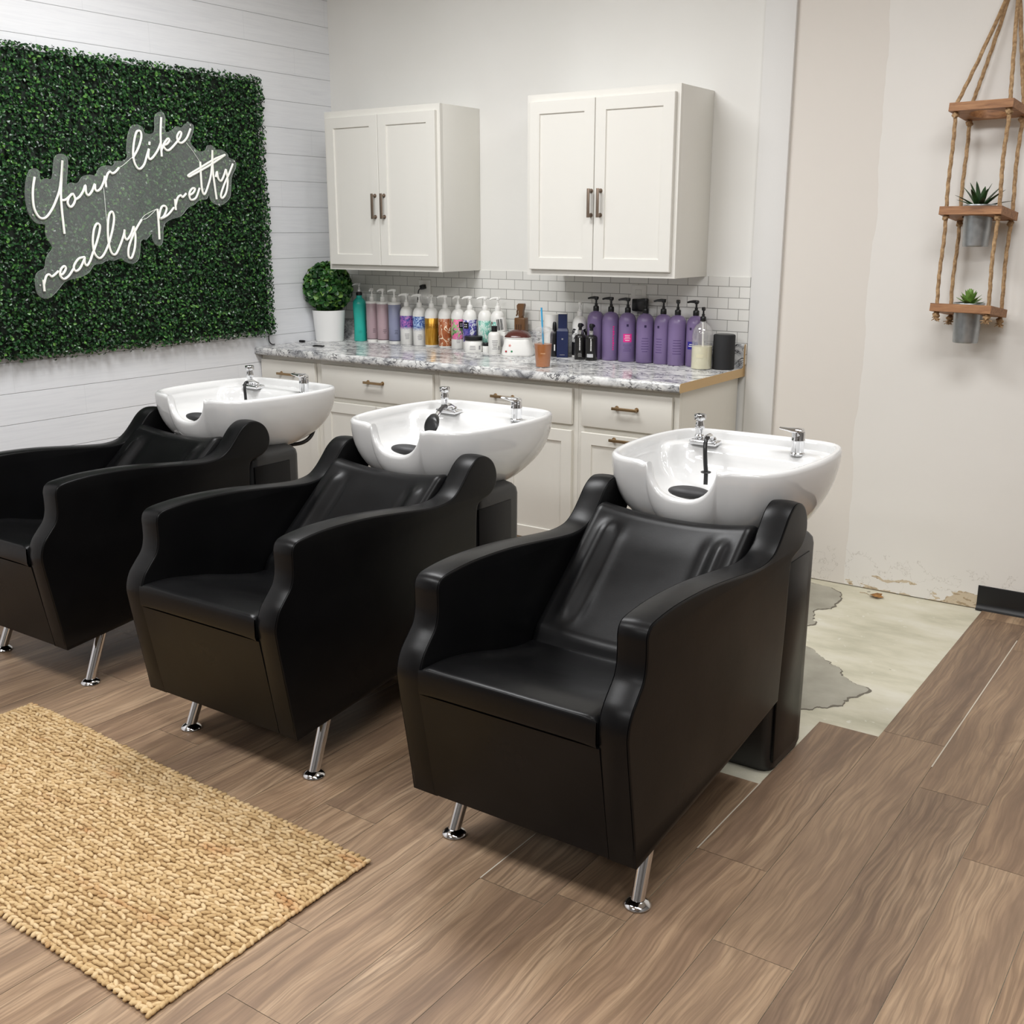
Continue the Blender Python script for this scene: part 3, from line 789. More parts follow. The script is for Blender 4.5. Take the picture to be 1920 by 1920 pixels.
SIGN_OUTLINE = [[-1.8891,1.7112],[-1.8713,1.7455],[-1.8482,1.7561],[-1.8272,1.7472],[-1.8258,1.7133],[-1.7972,1.7192],[-1.7719,1.7201],[-1.7546,1.7942],[-1.7381,1.8145],[-1.7175,1.8205],[-1.6956,1.8118],[-1.6897,1.7874],[-1.6984,1.7375],[-1.7059,1.6975],[-1.6847,1.7057],[-1.6527,1.7042],[-1.629,1.7301],[-1.592,1.7415],[-1.5621,1.7401],[-1.5407,1.7689],[-1.5085,1.783],[-1.4715,1.782],[-1.4505,1.8035],[-1.4189,1.805],[-1.3917,1.8218],[-1.3916,1.8529],[-1.3787,1.9155],[-1.3553,1.9556],[-1.3254,1.9654],[-1.2974,1.9545],[-1.2867,1.9318],[-1.2366,1.9377],[-1.2267,2.0039],[-1.2044,2.0266],[-1.1808,2.0285],[-1.1685,2.0031],[-1.1756,1.9444],[-1.1336,1.9552],[-1.1113,1.9728],[-1.0804,1.9696],[-1.0615,1.9843],[-1.036,1.9943],[-1.012,1.9852],[-1.0148,1.9551],[-1.0367,1.9102],[-1.0142,1.8843],[-0.9868,1.8693],[-0.9499,1.8768],[-0.9371,1.8969],[-0.911,1.9012],[-0.8866,1.883],[-0.8528,1.8849],[-0.8165,1.8671],[-0.8103,1.8504],[-0.773,1.838],[-0.7679,1.8068],[-0.7989,1.7598],[-0.8076,1.7021],[-0.8188,1.6615],[-0.8596,1.632],[-0.898,1.6256],[-0.934,1.6421],[-0.9461,1.6729],[-0.9627,1.6528],[-1.0073,1.6463],[-1.0381,1.6261],[-1.0754,1.6116],[-1.1217,1.5722],[-1.1863,1.5551],[-1.2235,1.5275],[-1.2329,1.467],[-1.2493,1.4396],[-1.2762,1.4427],[-1.2907,1.4675],[-1.2913,1.4948],[-1.3242,1.4678],[-1.3546,1.4626],[-1.3667,1.4086],[-1.38,1.3762],[-1.4144,1.3608],[-1.4521,1.3725],[-1.4699,1.3863],[-1.5091,1.3765],[-1.5402,1.3799],[-1.5729,1.3648],[-1.6104,1.3605],[-1.6382,1.3299],[-1.6827,1.3105],[-1.7371,1.3021],[-1.7681,1.2878],[-1.7942,1.2631],[-1.8322,1.2341],[-1.8672,1.2282],[-1.8931,1.2472],[-1.8993,1.2879],[-1.8917,1.3278],[-1.8701,1.3447],[-1.8493,1.3542],[-1.8397,1.3867],[-1.8254,1.4116],[-1.8026,1.4364],[-1.8211,1.4717],[-1.8288,1.5017],[-1.8253,1.5315],[-1.8637,1.5363],[-1.8926,1.5705],[-1.9025,1.6239],[-1.8992,1.6723]]
SIGN_SCREWS = [[-1.8804, 1.5706], [-1.8816, 1.2848], [-1.034, 1.9834], [-0.7815, 1.8346], [-0.8945, 1.6285]]

t = thing('script_sign', 'clear acrylic sign with white script reading Your like really pretty', 'sign', (0.0, 0, 0))
bm = B()
ring = cr([(0, y, z) for y, z in SIGN_OUTLINE], 3, True)
vb = [bm.verts.new((0.0780, p.y, p.z)) for p in ring]; vf = [bm.verts.new((0.0825, p.y, p.z)) for p in ring]
bm.faces.new(vf)
n = len(ring)
for i in range(n):
    f = bm.faces.new((vb[i], vb[(i + 1) % n], vf[(i + 1) % n], vf[i])); f.material_index = 1
M_ACR = see_through('clear_acrylic', (215, 225, 222), 0.12, 0.03, 0.12)
M_ACE = see_through('acrylic_edge', (240, 245, 244), 0.5, 0.2, 0.2)
ac = obj('acrylic_backing', bm, [M_ACR, M_ACE], t, smooth=False); ac['label'] = 'clear acrylic sheet cut round the words'
M_TUBE = mat('white_silicone_tube', (240, 240, 232), 0.4, emit=0.12)  # unlit tubing; a faint glow is added to lift the white
words = [(0, 6), (6, 12), (12, 20), (20, 99)]
for a, b in words:
    bm = B()
    for st in SIGN_STROKES[a:b]:
        tube(bm, cr([(0.0885, y, z) for y, z in st], 6), .0052, 10)
    obj('lettering', bm, M_TUBE, t)
M_WIRE = mat('clear_wire', (225, 228, 222), 0.4)
for st in SIGN_WIRES:
    bm = B(); tube(bm, cr([(0.085, y, z) for y, z in st], 5), .0014, 6); obj('wire', bm, M_WIRE, t)
for y, z in SIGN_SCREWS:
    bm = B(); tube(bm, [(0.066, y, z), (0.088, y, z)], .004, 10); obj('standoff_screw', bm, M_CHROME, t)

# ------------------------------------------------------------------ hanging planter on the right
M_WOOD = mat('stained_pine', (150, 104, 66), 0.55); N = G(M_WOOD); co = N.co()
N.color(N.ramp(N.noise(N.map(co, (6, 60, 60)), 1.5, 5, 0.6, .6), [(0.3, (112, 74, 45)), (0.5, (152, 106, 68)), (0.75, (178, 132, 90))]))
M_ROPE = mat('jute_rope', (172, 140, 102), 0.85, bump=(220, 0.5)); N = G(M_ROPE)
N.color(N.ramp(N.noise(N.co(), 90, 4), [(0.3, (138, 108, 76)), (0.7, (190, 158, 118))]))
M_GALV = mat('galvanised_steel', (168, 172, 174), 0.38, metal=0.85); N = G(M_GALV)
vn = N.new('ShaderNodeTexVoronoi', Vector=N.map(N.co(), (1, 1, .5)), Scale=55)
N.color(N.mix(0.5, N.ramp(N.noise(N.co(), 18, 4), [(0.3, (130, 134, 136)), (0.7, (196, 200, 202))]), N.ramp(vn.outputs['Distance'], [(0, (150, 154, 156)), (1, (190, 194, 196))])))
px, py, rz = 3.408, -0.112, math.radians(-9)
t = thing('hanging_planter', 'three-tier hanging shelf of stained wood and jute rope on the wall', 'hanging shelf', (px, py, 1.2), rz)
SH = [(1.926, .066), (1.560, .0545), (1.203, .0545)]
W2, D2, TH = .115, .084, .030
def shelf(z, r):
    bm = B(); n = 48; o, i = [], []
    for k in range(n):
        a = 2 * PI * (k + .5) / n; c_, s_ = math.cos(a), math.sin(a)
        m = min(W2 / abs(c_), D2 / abs(s_)); o.append((c_ * m, s_ * m)); i.append((c_ * r, s_ * r))
    z -= 1.2
    # square the corners
    for sx in (-1, 1):
        for sy in (-1, 1):
            k = min(range(n), key=lambda k: (o[k][0] - sx * W2) ** 2 + (o[k][1] - sy * D2) ** 2); o[k] = (sx * W2, sy * D2)
    lv = [[(x, y, z) for x, y in i], [(x, y, z) for x, y in o], [(x, y, z + TH) for x, y in o], [(x, y, z + TH) for x, y in i], [(x, y, z) for x, y in i]]
    rings(bm, lv, False, False); bmesh.ops.remove_doubles(bm, verts=bm.verts, dist=1e-5)
    return bm
TILT = math.radians(-8)
for z, r in SH:
    bm = shelf(z, r); bmesh.ops.rotate(bm, cent=(0, -.04, z + TH - 1.2), matrix=Matrix.Rotation(TILT, 3, 'X'), verts=bm.verts)
    obj('shelf', bm, M_WOOD, t, angle=30)
def lumpy(bm, c, r, seed):
    m = bmesh.ops.create_icosphere(bm, subdivisions=3, radius=r, matrix=Matrix.Translation(c))
    for v in m['verts']:
        d = v.co - Vector(c); v.co = Vector(c) + d * (1 + .22 * math.sin(d.x * 420 + seed) * math.sin(d.z * 380 + seed * 2) + .1 * math.sin(d.y * 500))
for sx in (-1, 1):
    for sy in (-1, 1):
        cx, cy = sx * .096, sy * .066
        bm = B(); rr = random.Random(sx * 3 + sy)
        tp = Vector((.012 * sx + .012, .095 + .004 * sy, 2.37 - 1.2)); a = Vector((cx, cy, SH[0][0] + TH - 1.2))
        N_ = 60
        pts = [tp + (a - tp) * (k / N_) + Vector((0, 0, -.012 * math.sin(PI * k / N_))) for k in range(N_)]
        low = SH[2][0] - 1.2 - .010 - .158 * (cy + .04)
        M_ = 110
        pts += [Vector((cx + .002 * math.sin(k * .13 + sx), cy + .002 * math.cos(k * .11), a.z + (low - a.z) * k / M_)) for k in range(M_ + 1)]
        tube(bm, pts, .0068, 12, twist=260, lobes=3, lobe=.16)
        rp = obj('rope', bm, M_ROPE, t)
        sag = -.158 * (cy + .04)
        for q_, (zz, _) in enumerate(SH[:2]):
            bm = B(); lumpy(bm, (cx, cy, zz - 1.2 - .010 + sag), .0125 - .001 * q_, sx * (q_ + 1) + sy); obj('knot', bm, M_ROPE, rp)
        bm = B(); lumpy(bm, (cx, cy, SH[2][0] - 1.2 - .012 + sag), .0125, sx * 5 + sy)
        for k in range(26):                       # frayed end
            a = rr.uniform(0, 2 * PI); q = Vector((cx, cy, SH[2][0] - 1.2 - .016 + sag))
            e = q + Vector((.024 * math.cos(a) * rr.random(), .024 * math.sin(a) * rr.random(), -rr.uniform(.008, .022)))
            tube(bm, [q, (q + e) / 2 + Vector((0, 0, -.003)), e], .0016, 5)
        f_ = obj('knot', bm, M_ROPE, rp); f_['label'] = 'knot with a frayed rope end'
bm = B(); tube(bm, cr([(.012, .115, 1.185), (.012, .09, 1.185), (.012, .075, 1.172), (.012, .085, 1.160), (.012, .10, 1.166)], 5), .003, 8)
obj('hook', bm, M_BLKP, t)

def pot(name, label, z, h):
    Rm = Matrix.Rotation(rz, 3, 'Z')
    t = thing(name, label, 'potted plant', (px, py, z), rz, 'succulents in metal pots on the hanging shelf')
    bm = B(); lathe(bm, [(.001, .004), (.0425, .004), (.0435, 0), (.0455, .002), (.046, .006), (.0530, h - .006), (.0568, h - .004), (.0578, h), (.0565, h + .003), (.0545, h), (.052, h - .012), (.050, h - .02), (.001, h - .02)], seg=36)
    obj('metal_pot', bm, M_GALV, t)
    bm = B(); lathe(bm, [(.001, h - .019), (.050, h - .019), (.0495, h - .014), (.03, h - .010), (.001, h - .009)], seg=24)
    obj('soil', bm, mat('potting_moss', (62, 58, 40), 0.95, bump=(90, 0.6)), t)
    return t
def blade(bm, base, d, up, L, w, th=.006, curve=.0):
    """fleshy pointed leaf"""
    d = d.normalized(); s = d.cross(up).normalized(); n = s.cross(d); rs = []
    for k in range(9):
        f = k / 8; ww = w * (math.sin(PI * min(1, .28 + .72 * f)) ** .7 if f < 1 else 0.02) + .0004; hh = th * (1 - f) + .0006
        p = base + d * L * f + n * curve * f * f
        rs.append([p + s * ww * math.cos(a) + n * (hh * math.sin(a) * (1 if math.sin(a) < 0 else .35)) for a in [2 * PI * i / 10 for i in range(10)]])
    rings(bm, rs)
M_ALOE = mat('aloe_leaf', (38, 66, 36), 0.4); N = G(M_ALOE); N.color(N.ramp(N.noise(N.map(N.co(), (1, 1, .4)), 30, 3), [(0.3, (22, 44, 24)), (0.7, (58, 92, 50))]))
M_SUC = mat('rosette_leaf', (120, 156, 70), 0.45); N = G(M_SUC); N.color(N.ramp(N.noise(N.co(), 22, 3), [(0.3, (74, 116, 48)), (0.7, (150, 184, 96))]))
t2 = pot('potted_aloe', 'dark green spiky aloe in a metal pot on the planter middle shelf', 1.449, .151)
rr = random.Random(9)
bm = B()
for k in range(15):
    a = k * 2.399 + .4; el = math.radians(18 + 62 * (k / 14)); L = rr.uniform(.085, .115) * (1.05 if k < 9 else .9)
    d = Vector((math.cos(a) * math.cos(el), math.sin(a) * math.cos(el), math.sin(el)))
    if d.y > .5: L *= .72
    blade(bm, Vector((d.x * .012, d.y * .012, .145)), d, Vector((0, 0, 1)), L, .0105, .006, -.012)
lf = obj('leaves', bm, M_ALOE, t2)
t3 = pot('potted_rosette', 'light green rosette succulent in a metal pot on the planter bottom shelf', 1.090, .148)
bm = B()
for k in range(26):
    a = k * 2.399; f = k / 25; el = math.radians(8 + 72 * f); L = .052 * (1 - .45 * f)
    d = Vector((math.cos(a) * math.cos(el), math.sin(a) * math.cos(el), math.sin(el)))
    blade(bm, Vector((d.x * .006, d.y * .006, .146 + .03 * f)), d, Vector((0, 0, 1)), L, .0125 * (1 - .35 * f), .005, .004)
obj('leaves', bm, M_SUC, t3)

# ------------------------------------------------------------------ dry leaf on the concrete
bm = B(); S = [(0, 0), (.012, .010), (.020, .030), (.030, .022), (.042, .034), (.050, .016), (.066, .012), (.052, -.004), (.058, -.022), (.040, -.016), (.028, -.028), (.018, -.014)]
cv = bm.verts.new((.03, .002, .008)); vs = [bm.verts.new((x, y, .003 + .020 * abs(math.sin(x * 90 + y * 60)) * (abs(y) / .03))) for x, y in S]
for i in range(len(S)): bm.faces.new((cv, vs[i], vs[(i + 1) % len(S)]))
tube(bm, cr([(.0, 0, .003), (-.02, .004, .004), (-.045, -.004, .002)], 4), .0009, 5)
M_DRY = mat('dry_leaf', (140, 96, 48), 0.7); N = G(M_DRY); N.color(N.ramp(N.noise(N.co(), 60, 4), [(0.3, (92, 60, 30)), (0.7, (176, 126, 66))]))
o = obj('dry_leaf', bm, M_DRY, smooth=False, normals=False); o.location = (3.12, -0.085, -0.003); o.rotation_euler = (0, 0, -.35)
tag(o, 'curled brown dry leaf lying on the bare concrete by the wall', 'leaf')

# ------------------------------------------------------------------ jute rug
A_, B_, C_, D_ = Vector((2.742, -2.836, 0)), Vector((2.752, -3.482, 0)), Vector((1.222, -2.782, 0)), Vector((1.215, -3.432, 0))
def rp_(u, v): return (C_ * (1 - u) + A_ * u) * (1 - v) + (D_ * (1 - u) + B_ * u) * v
M_JUTE = mat('jute', (208, 172, 120), 0.9, spec=0.15); N = G(M_JUTE); co = N.co()
g = N.t.nodes.new('ShaderNodeNewGeometry')
c = N.ramp(g.outputs['Random Per Island'], [(0, (182, 153, 110)), (0.5, (206, 178, 133)), (1, (222, 198, 157))])
fib = N.noise(N.map(co, (60, 260, 200)), 1.5, 3)
c = N.mix(N.math('MULTIPLY', fib, .35), c, (158, 120, 76))
c = N.mix(N.ramp(N.noise(N.map(co, (2.4, 6, 1)), 2.2, 4), [(0.60, 0.0), (0.74, .55)]), c, (176, 120, 74))
N.color(c); N.bump(fib, .5, .002)
t = thing('jute_rug', 'tan chunky woven jute rug lying on the wood floor', 'rug', (0, 0, 0))
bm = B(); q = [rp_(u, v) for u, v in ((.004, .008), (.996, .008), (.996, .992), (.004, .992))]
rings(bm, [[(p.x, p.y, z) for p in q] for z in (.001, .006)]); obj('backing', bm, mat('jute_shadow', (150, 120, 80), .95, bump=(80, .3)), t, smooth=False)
V, F = [], []; rng = random.Random(3)
NR, NS = 48, 80
seg = 6
def stitch(c, d, L, w, h, s):
    n = Vector((-d.y, d.x, 0)); i0 = len(V)
    prof = [(-.5, .25), (-.38, .75), (0, 1.0), (.38, .75), (.5, .25)]
    for f, r in prof:
        for k in range(seg):
            a = 2 * PI * k / seg
            V.append(c + d * L * f + n * (w * r * .5 * math.cos(a)) + Vector((0, 0, h * (.5 + .5 * r * math.sin(a)))))
    for j in range(len(prof) - 1):
        for k in range(seg):
            a, b = i0 + j * seg + k, i0 + j * seg + (k + 1) % seg
            F.append((a, b, b + seg, a + seg))
    F.append(tuple(i0 + k for k in range(seg))[::-1]); F.append(tuple(i0 + (len(prof) - 1) * seg + k for k in range(seg)))
for r in range(NR):
    for s in range(NS):
        u = (s + .5 + (.5 if r % 2 else 0) * .6 + rng.gauss(0, .08)) / (NS + .5); v = (r + .5) / NR
        wav = .004 * math.sin(u * 9 + r * .2)
        p = rp_(min(u, 1), v) + Vector((rng.gauss(0, .0012), wav + rng.gauss(0, .001), .003 + rng.gauss(0, .0006)))
        ang = (.34 if r % 2 else -.22) + rng.gauss(0, .22)
        stitch(p, Vector((math.cos(ang), math.sin(ang), 0)), rng.uniform(.021, .026), rng.uniform(.0105, .0135), rng.uniform(.0085, .0115), 0)
for k in range(NS + 2):                          # rolled long edges
    for v in (0.0, 1.0):
        p = rp_(k / (NS + 1), v) + Vector((0, rng.gauss(0, .0015) + .004 * math.sin(k / (NS + 1) * 9), .002)); ang = PI / 2 + (.45 if v else -.45) + rng.gauss(0, .2)
        stitch(p, Vector((math.cos(ang), math.sin(ang), 0)), rng.uniform(.017, .022), .0135, .012, 0)
for k in range(58):
    for u in (0.0, 1.0):
        p = rp_(u, k / 57) + Vector((rng.gauss(0, .001), 0, .002)); ang = PI / 2 + .35 + rng.gauss(0, .15)
        stitch(p, Vector((math.cos(ang), math.sin(ang), 0)), rng.uniform(.017, .021), .013, .0115, 0)
wv = rawobj('woven_yarn', V, F, M_JUTE, t, True); wv['kind'] = 'stuff'
# ------------------------------------------------------------------ things on the counter
CT = 0.9152
CAMDIR = lambda x, y: math.atan2(-4.57 - y, 4.39 - x)
M_WPL = mat('white_plastic', (236, 235, 231), 0.3)
M_WSATIN = mat('white_satin', (232, 231, 226), 0.4)
M_INK = mat('black_ink', (16, 16, 18), 0.4)
M_GREYINK = mat('grey_ink', (150, 148, 150), 0.5)

def patch(bm, c, r, z0, z1, a0, a1, n=14, e=.0004):
    """curved label on a round body"""
    rs = [[(c[0] + (r + e) * math.cos(a0 + (a1 - a0) * k / n), c[1] + (r + e) * math.sin(a0 + (a1 - a0) * k / n), z) for k in range(n + 1)] for z in (z0, z1)]
    rings(bm, rs, False, False, closed=False)

def lines(bm, r, z0, z1, nrow, a, half, seed, gap=.35):
    """rows of small print, too fine to read"""
    rr = random.Random(seed); h = (z1 - z0) / nrow
    for k in range(nrow):
        z = z1 - (k + .5) * h; w = half * rr.uniform(.6, 1)
        patch(bm, (0, 0), r, z - h * gap / 2, z + h * gap / 2, a - w, a + w, 8, .0006)

def pump(bm, z, a, s=1.0, nozzle=.045, drop=.006):
    """lotion pump: collar, stem, head and spout pointing along angle a"""
    lathe(bm, [(.0135 * s, 0), (.0145 * s, .002), (.0140 * s, .020 * s), (.012 * s, .024 * s), (.0075 * s, .0255 * s), (.0070 * s, .036 * s), (.0045 * s, .037 * s), (.0045 * s, .052 * s),
               (.0085 * s, .053 * s), (.0095 * s, .058 * s), (.0095 * s, .066 * s), (.007 * s, .069 * s)], (0, 0, z), 20)
    zc = z + .062 * s; d = Vector((math.cos(a), math.sin(a), 0))
    pts = [d * -.010 * s + Vector((0, 0, zc)), d * .012 * s + Vector((0, 0, zc + .001)), d * nozzle * .7 + Vector((0, 0, zc - .0005)), d * nozzle + Vector((0, 0, zc - drop))]
    tube(bm, pts, .005, 10, rad=[.007 * s, .0072 * s, .0052 * s, .0042 * s])

def bottle(name, label, cat, x, y, prof, bmat, rot=0, group=None, seg=32):
    t = thing(name, label, cat, (x, y, CT), 0, group)
    bm = B(); lathe(bm, prof, seg=seg); obj('body', bm, bmat, t, angle=50)
    return t
GB = 'salon bottles along the tiles'
def rbody(r, h, neck=.013, sh=.035, foot=.003):
    """round shouldered bottle profile up to the neck"""
    p = [(r - foot, 0), (r, foot)] + [(r, h - sh)]
    for k in range(1, 9):
        a = k / 8 * PI / 2; p.append((neck + (r - neck) * math.cos(a), h - sh + sh * math.sin(a)))
    return p + [(neck, h + .004)]

# topiary
t = thing('potted_topiary', 'round leafy green topiary ball in a smooth white pot in the counter corner', 'potted plant', (.104, -.190, CT))
bm = B(); lathe(bm, [(.072, 0), (.075, .003), (.0885, .165), (.0885, .168), (.086, .169), (.083, .166), (.082, .15), (.001, .15)], seg=48); obj('pot', bm, mat('white_pot', (236, 236, 234), .35), t)
M_TOP = leaf_mat('topiary_leaf', [(0.0, (26, 62, 30)), (0.4, (44, 92, 42)), (0.8, (74, 128, 56)), (1.0, (132, 168, 74))], .4)
rng = random.Random(8); cloud = []
cz = .292
for k in range(1150):
    u = rng.uniform(-1, 1); a = rng.uniform(0, 2 * PI); s_ = math.sqrt(1 - u * u); n = Vector((s_ * math.cos(a), s_ * math.sin(a), u))
    r = .128 * rng.uniform(.80, 1.0); p = n * r + Vector((0, 0, cz + n.z * .002))
    if p.x < -.088: p.x = -.088 + rng.uniform(0, .01)
    cloud.append((p, n + Vector((rng.gauss(0, .5), rng.gauss(0, .5), rng.gauss(.1, .5))), rng.uniform(.028, .042), rng.uniform(.026, .038)))
V, F = leaves(cloud, rng)
for k, v in enumerate(V):
    if v.x < -.098: v.x = -.098
rawobj('foliage', V, F, M_TOP, t)
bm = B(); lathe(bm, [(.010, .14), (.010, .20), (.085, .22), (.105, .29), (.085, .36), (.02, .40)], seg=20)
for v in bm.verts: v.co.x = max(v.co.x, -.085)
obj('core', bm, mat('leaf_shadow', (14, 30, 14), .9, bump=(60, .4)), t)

# teal bottle with a clear pump
t = bottle('shampoo_bottle', 'glossy teal shampoo bottle with clear pump beside the topiary', 'bottle', .236, -.085,
           [(.033, 0), (.036, .004), (.0335, .05), (.033, .11), (.036, .175), (.0365, .200), (.034, .216), (.024, .228), (.016, .234), (.0155, .258)], mat('teal_plastic', (46, 176, 162), .22), group=GB)
bm = B(); lathe(bm, [(.0165, .247), (.0175, .25), (.0175, .262), (.012, .266)], seg=20); obj('collar', bm, M_INK, t)
bm = B(); pump(bm, .262, CAMDIR(.236, 0) - 1.6, .72, .036); obj('pump', bm, see_through('clear_pump', (240, 240, 240), .45, .1), t)
bm = B(); lines(bm, .0345, .045, .06, 2, CAMDIR(.236, 0), .35, 4); obj('print', bm, mat('teal_ink', (30, 150, 140), .4), t)

# three flat-capped tubes
TP = [(.032, 0), (.033, .003), (.033, .206), (.035, .207), (.035, .217), (.033, .219), (.012, .220), (.012, .224)]
for x, y, c, lab, a in ((.320, -.075, (178, 154, 160), 'mauve tube bottle with white pump next to the teal bottle', -.35), (.400, -.078, (184, 158, 164), 'second mauve tube bottle with white pump, beside the grey-blue one', .2), (.484, -.080, (142, 146, 172), 'grey-blue tube bottle with white pump beside the mauve ones', 1.1)):
    t = bottle('pump_tube', lab, 'bottle', x, y, TP, M_WPL, group=GB)
    cd_ = CAMDIR(x, y); bm = B(); lathe(bm, [(.0332, .014), (.0336, .0145), (.0336, .2055), (.0332, .206)], seg=40, cap0=False, cap1=False)
    l = obj('label_band', bm, mat('band', c, .38), t)
    bm = B(); patch(bm, (0, 0), .0337, .015, .019, -PI, PI - .01, 40); lines(bm, .0337, .05, .075, 3, cd_ + .2, .3, int(x * 100)); obj('print', bm, mat('band_ink', tuple(int(v * .62) for v in c), .5), l)
    bm = B(); pump(bm, .220, cd_ - .7 - a, .98, .036); obj('pump', bm, M_WPL, t)

def printed(name, f):
    m = mat(name, (220, 220, 220), .32); N = G(m); N.color(f(N)); return m
def f_palm(a, b, c, sc):
    def f(N):
        co = N.co(); x, y, z = N.xyz(co); ang = N.math('ARCTAN2', y, x)
        v = N.vec(N.math('MULTIPLY', ang, .035), z, 0.0)
        w = N.math('SINE', N.math('ADD', N.math('MULTIPLY', N.noise(v, sc, 3, .5, 2.0), 46.0), N.math('MULTIPLY', z, 260.0)))
        k = N.ramp(N.math('ADD', N.math('MULTIPLY', w, .5), .5), [(.25, a), (.5, b), (.8, c)])
        return N.mix(N.ramp(N.noise(v, 40, 3), [(.4, 0.0), (.6, 1.0)]), k, N.ramp(N.noise(v, 55, 2), [(.4, a), (.6, c)]))
    return f
def f_fade(inner, zlo, zhi):
    def f(N):
        z = N.xyz(N.co())[2]; c = inner(N)
        e = N.math('ADD', z, N.math('MULTIPLY', N.math('SUBTRACT', N.noise(N.co(), 160, 3), .5), .02))
        return N.mix(N.ramp(N.math('DIVIDE', N.math('SUBTRACT', e, zlo), zhi - zlo), [(0, 0.0), (1, 1.0)]), (236, 235, 232), c)
    return f
def f_gold(N):
    co = N.co(); x, y, z = N.xyz(co); a = N.math('ARCTAN2', y, x)
    k = N.noise(N.vec(N.math('MULTIPLY', a, 3.0), N.math('MULTIPLY', z, 4.0), 0.0), 3, 3)
    band = N.math('LESS_THAN', N.math('ABSOLUTE', N.math('SUBTRACT', z, .108)), .012)
    sw = N.math('GREATER_THAN', N.noise(N.vec(N.math('MULTIPLY', a, 8.0), N.math('MULTIPLY', z, 50.0), 0.0), 2.2, 3), .5)
    c = N.ramp(k, [(.3, (150, 98, 22)), (.5, (206, 150, 48)), (.7, (236, 196, 104))])
    return N.mix(N.math('MULTIPLY', N.math('MULTIPLY', band, sw), .6), c, (110, 66, 24))
def f_copper(N):
    co = N.co(); x, y, z = N.xyz(co); a = N.math('ARCTAN2', y, x)
    v = N.vec(N.math('MULTIPLY', a, .06), z, 0.0)
    n = N.noise(v, 13, 2, .4, 2.6)
    c = N.ramp(N.noise(v, 22, 3), [(.3, (140, 70, 38)), (.7, (186, 112, 68))])
    return N.mix(N.math('LESS_THAN', N.math('ABSOLUTE', N.math('SUBTRACT', n, .52)), .025), c, (240, 226, 200))
def f_flor(cols, sc):
    def f(N):
        co = N.co(); x, y, z = N.xyz(co); a = N.math('ARCTAN2', y, x); v = N.vec(N.math('MULTIPLY', a, .035), N.math('MULTIPLY', z, .7), 0.0)
        v2 = N.new('ShaderNodeTexVoronoi', Vector=N.mix(.06, v, N.new('ShaderNodeTexNoise', Vector=v, Scale=70).outputs['Color']), Scale=sc)
        r = N.xyz(v2.outputs['Color'])[0]
        return N.ramp(r, [(i / (len(cols) - 1), c) for i, c in enumerate(cols)], 'CONSTANT')
    return f
# white shouldered bottles with printed sleeves
RB = rbody(.036, .200, .013, .042)
whites = [
 (.573, -.085, 'white pump bottle with blue and magenta palm print, next to the grey-blue tube', f_fade(f_palm((60, 70, 150), (120, 60, 140), (190, 120, 190), 14), .080, .096), (.075, .153), .2),
 (.664, -.088, 'white pump bottle with blue palm frond print, left of the gold bottle', f_fade(f_palm((48, 76, 150), (80, 120, 190), (170, 195, 226), 12), .078, .096), (.075, .153), .15),
 (.749, -.092, 'white pump bottle with shiny gold sleeve', f_gold, (.010, .148), 1.2),
 (.841, -.094, 'white pump bottle with copper sleeve and cream swirls', f_copper, (.010, .150), .3),
 (.927, -.096, 'white pump bottle with pink and green floral sleeve', f_flor([(222, 120, 170), (150, 190, 130), (236, 160, 196), (90, 120, 80), (230, 110, 160), (200, 200, 190)], 60), (.050, .152), 1.0),
 (1.000, -.092, 'white pump bottle with purple sleeve behind the white jar', f_flor([(72, 60, 140), (110, 96, 170), (226, 224, 236), (60, 70, 150), (150, 140, 200)], 70), (.040, .152), .4),
 (1.086, -.078, 'white pump bottle with mint leaf sleeve behind the small bottle', f_flor([(150, 206, 190), (226, 234, 228), (110, 180, 164), (190, 222, 210), (80, 110, 100)], 64), (.040, .150), .2),
 (1.164, -.076, 'white pump bottle at the right end of the white row, behind striped box', f_flor([(120, 190, 176), (90, 60, 54), (200, 226, 216), (150, 120, 110)], 50), (.040, .148), .3)]
for i, (x, y, lab, f, (z0, z1), a) in enumerate(whites):
    t = bottle('pump_bottle', lab, 'bottle', x, y, RB, M_WPL, group=GB)
    bm = B(); lathe(bm, [(.0361, z0), (.0364, z0 + .0004), (.0364, z1 - .0004), (.0361, z1)], seg=44, cap0=False, cap1=False)
    m = printed('sleeve_%d' % i, f)
    if f is f_gold: m.node_tree.nodes['Principled BSDF'].inputs['Metallic'].default_value = .7
    l = obj('sleeve', bm, m, t)
    cd_ = CAMDIR(x, y)
    if i in (4, 5):
        bm = B(); s_ = .55 if i == 4 else -.62
        patch(bm, (0, 0), .0366, .108, .140, cd_ + s_ - .42, cd_ + s_ + .42); obj('label_block', bm, M_INK, l)
        bm = B()
        for zz in (.116, .126):
            for da in (-.16, .10): patch(bm, (0, 0), .0369, zz, zz + .004, cd_ + s_ + da - .08, cd_ + s_ + da + .08, 4)
        obj('print', bm, M_WPL, l)
    bm = B(); lines(bm, .0365, .03, .062, 4, cd_, .35, i)
    if i in (0, 1, 4): obj('print', bm, M_GREYINK, t)
    else: bm.free()
    bm = B(); pump(bm, .200, cd_ - 1.66 + a, 1.0, .042); obj('pump', bm, M_WPL, t)

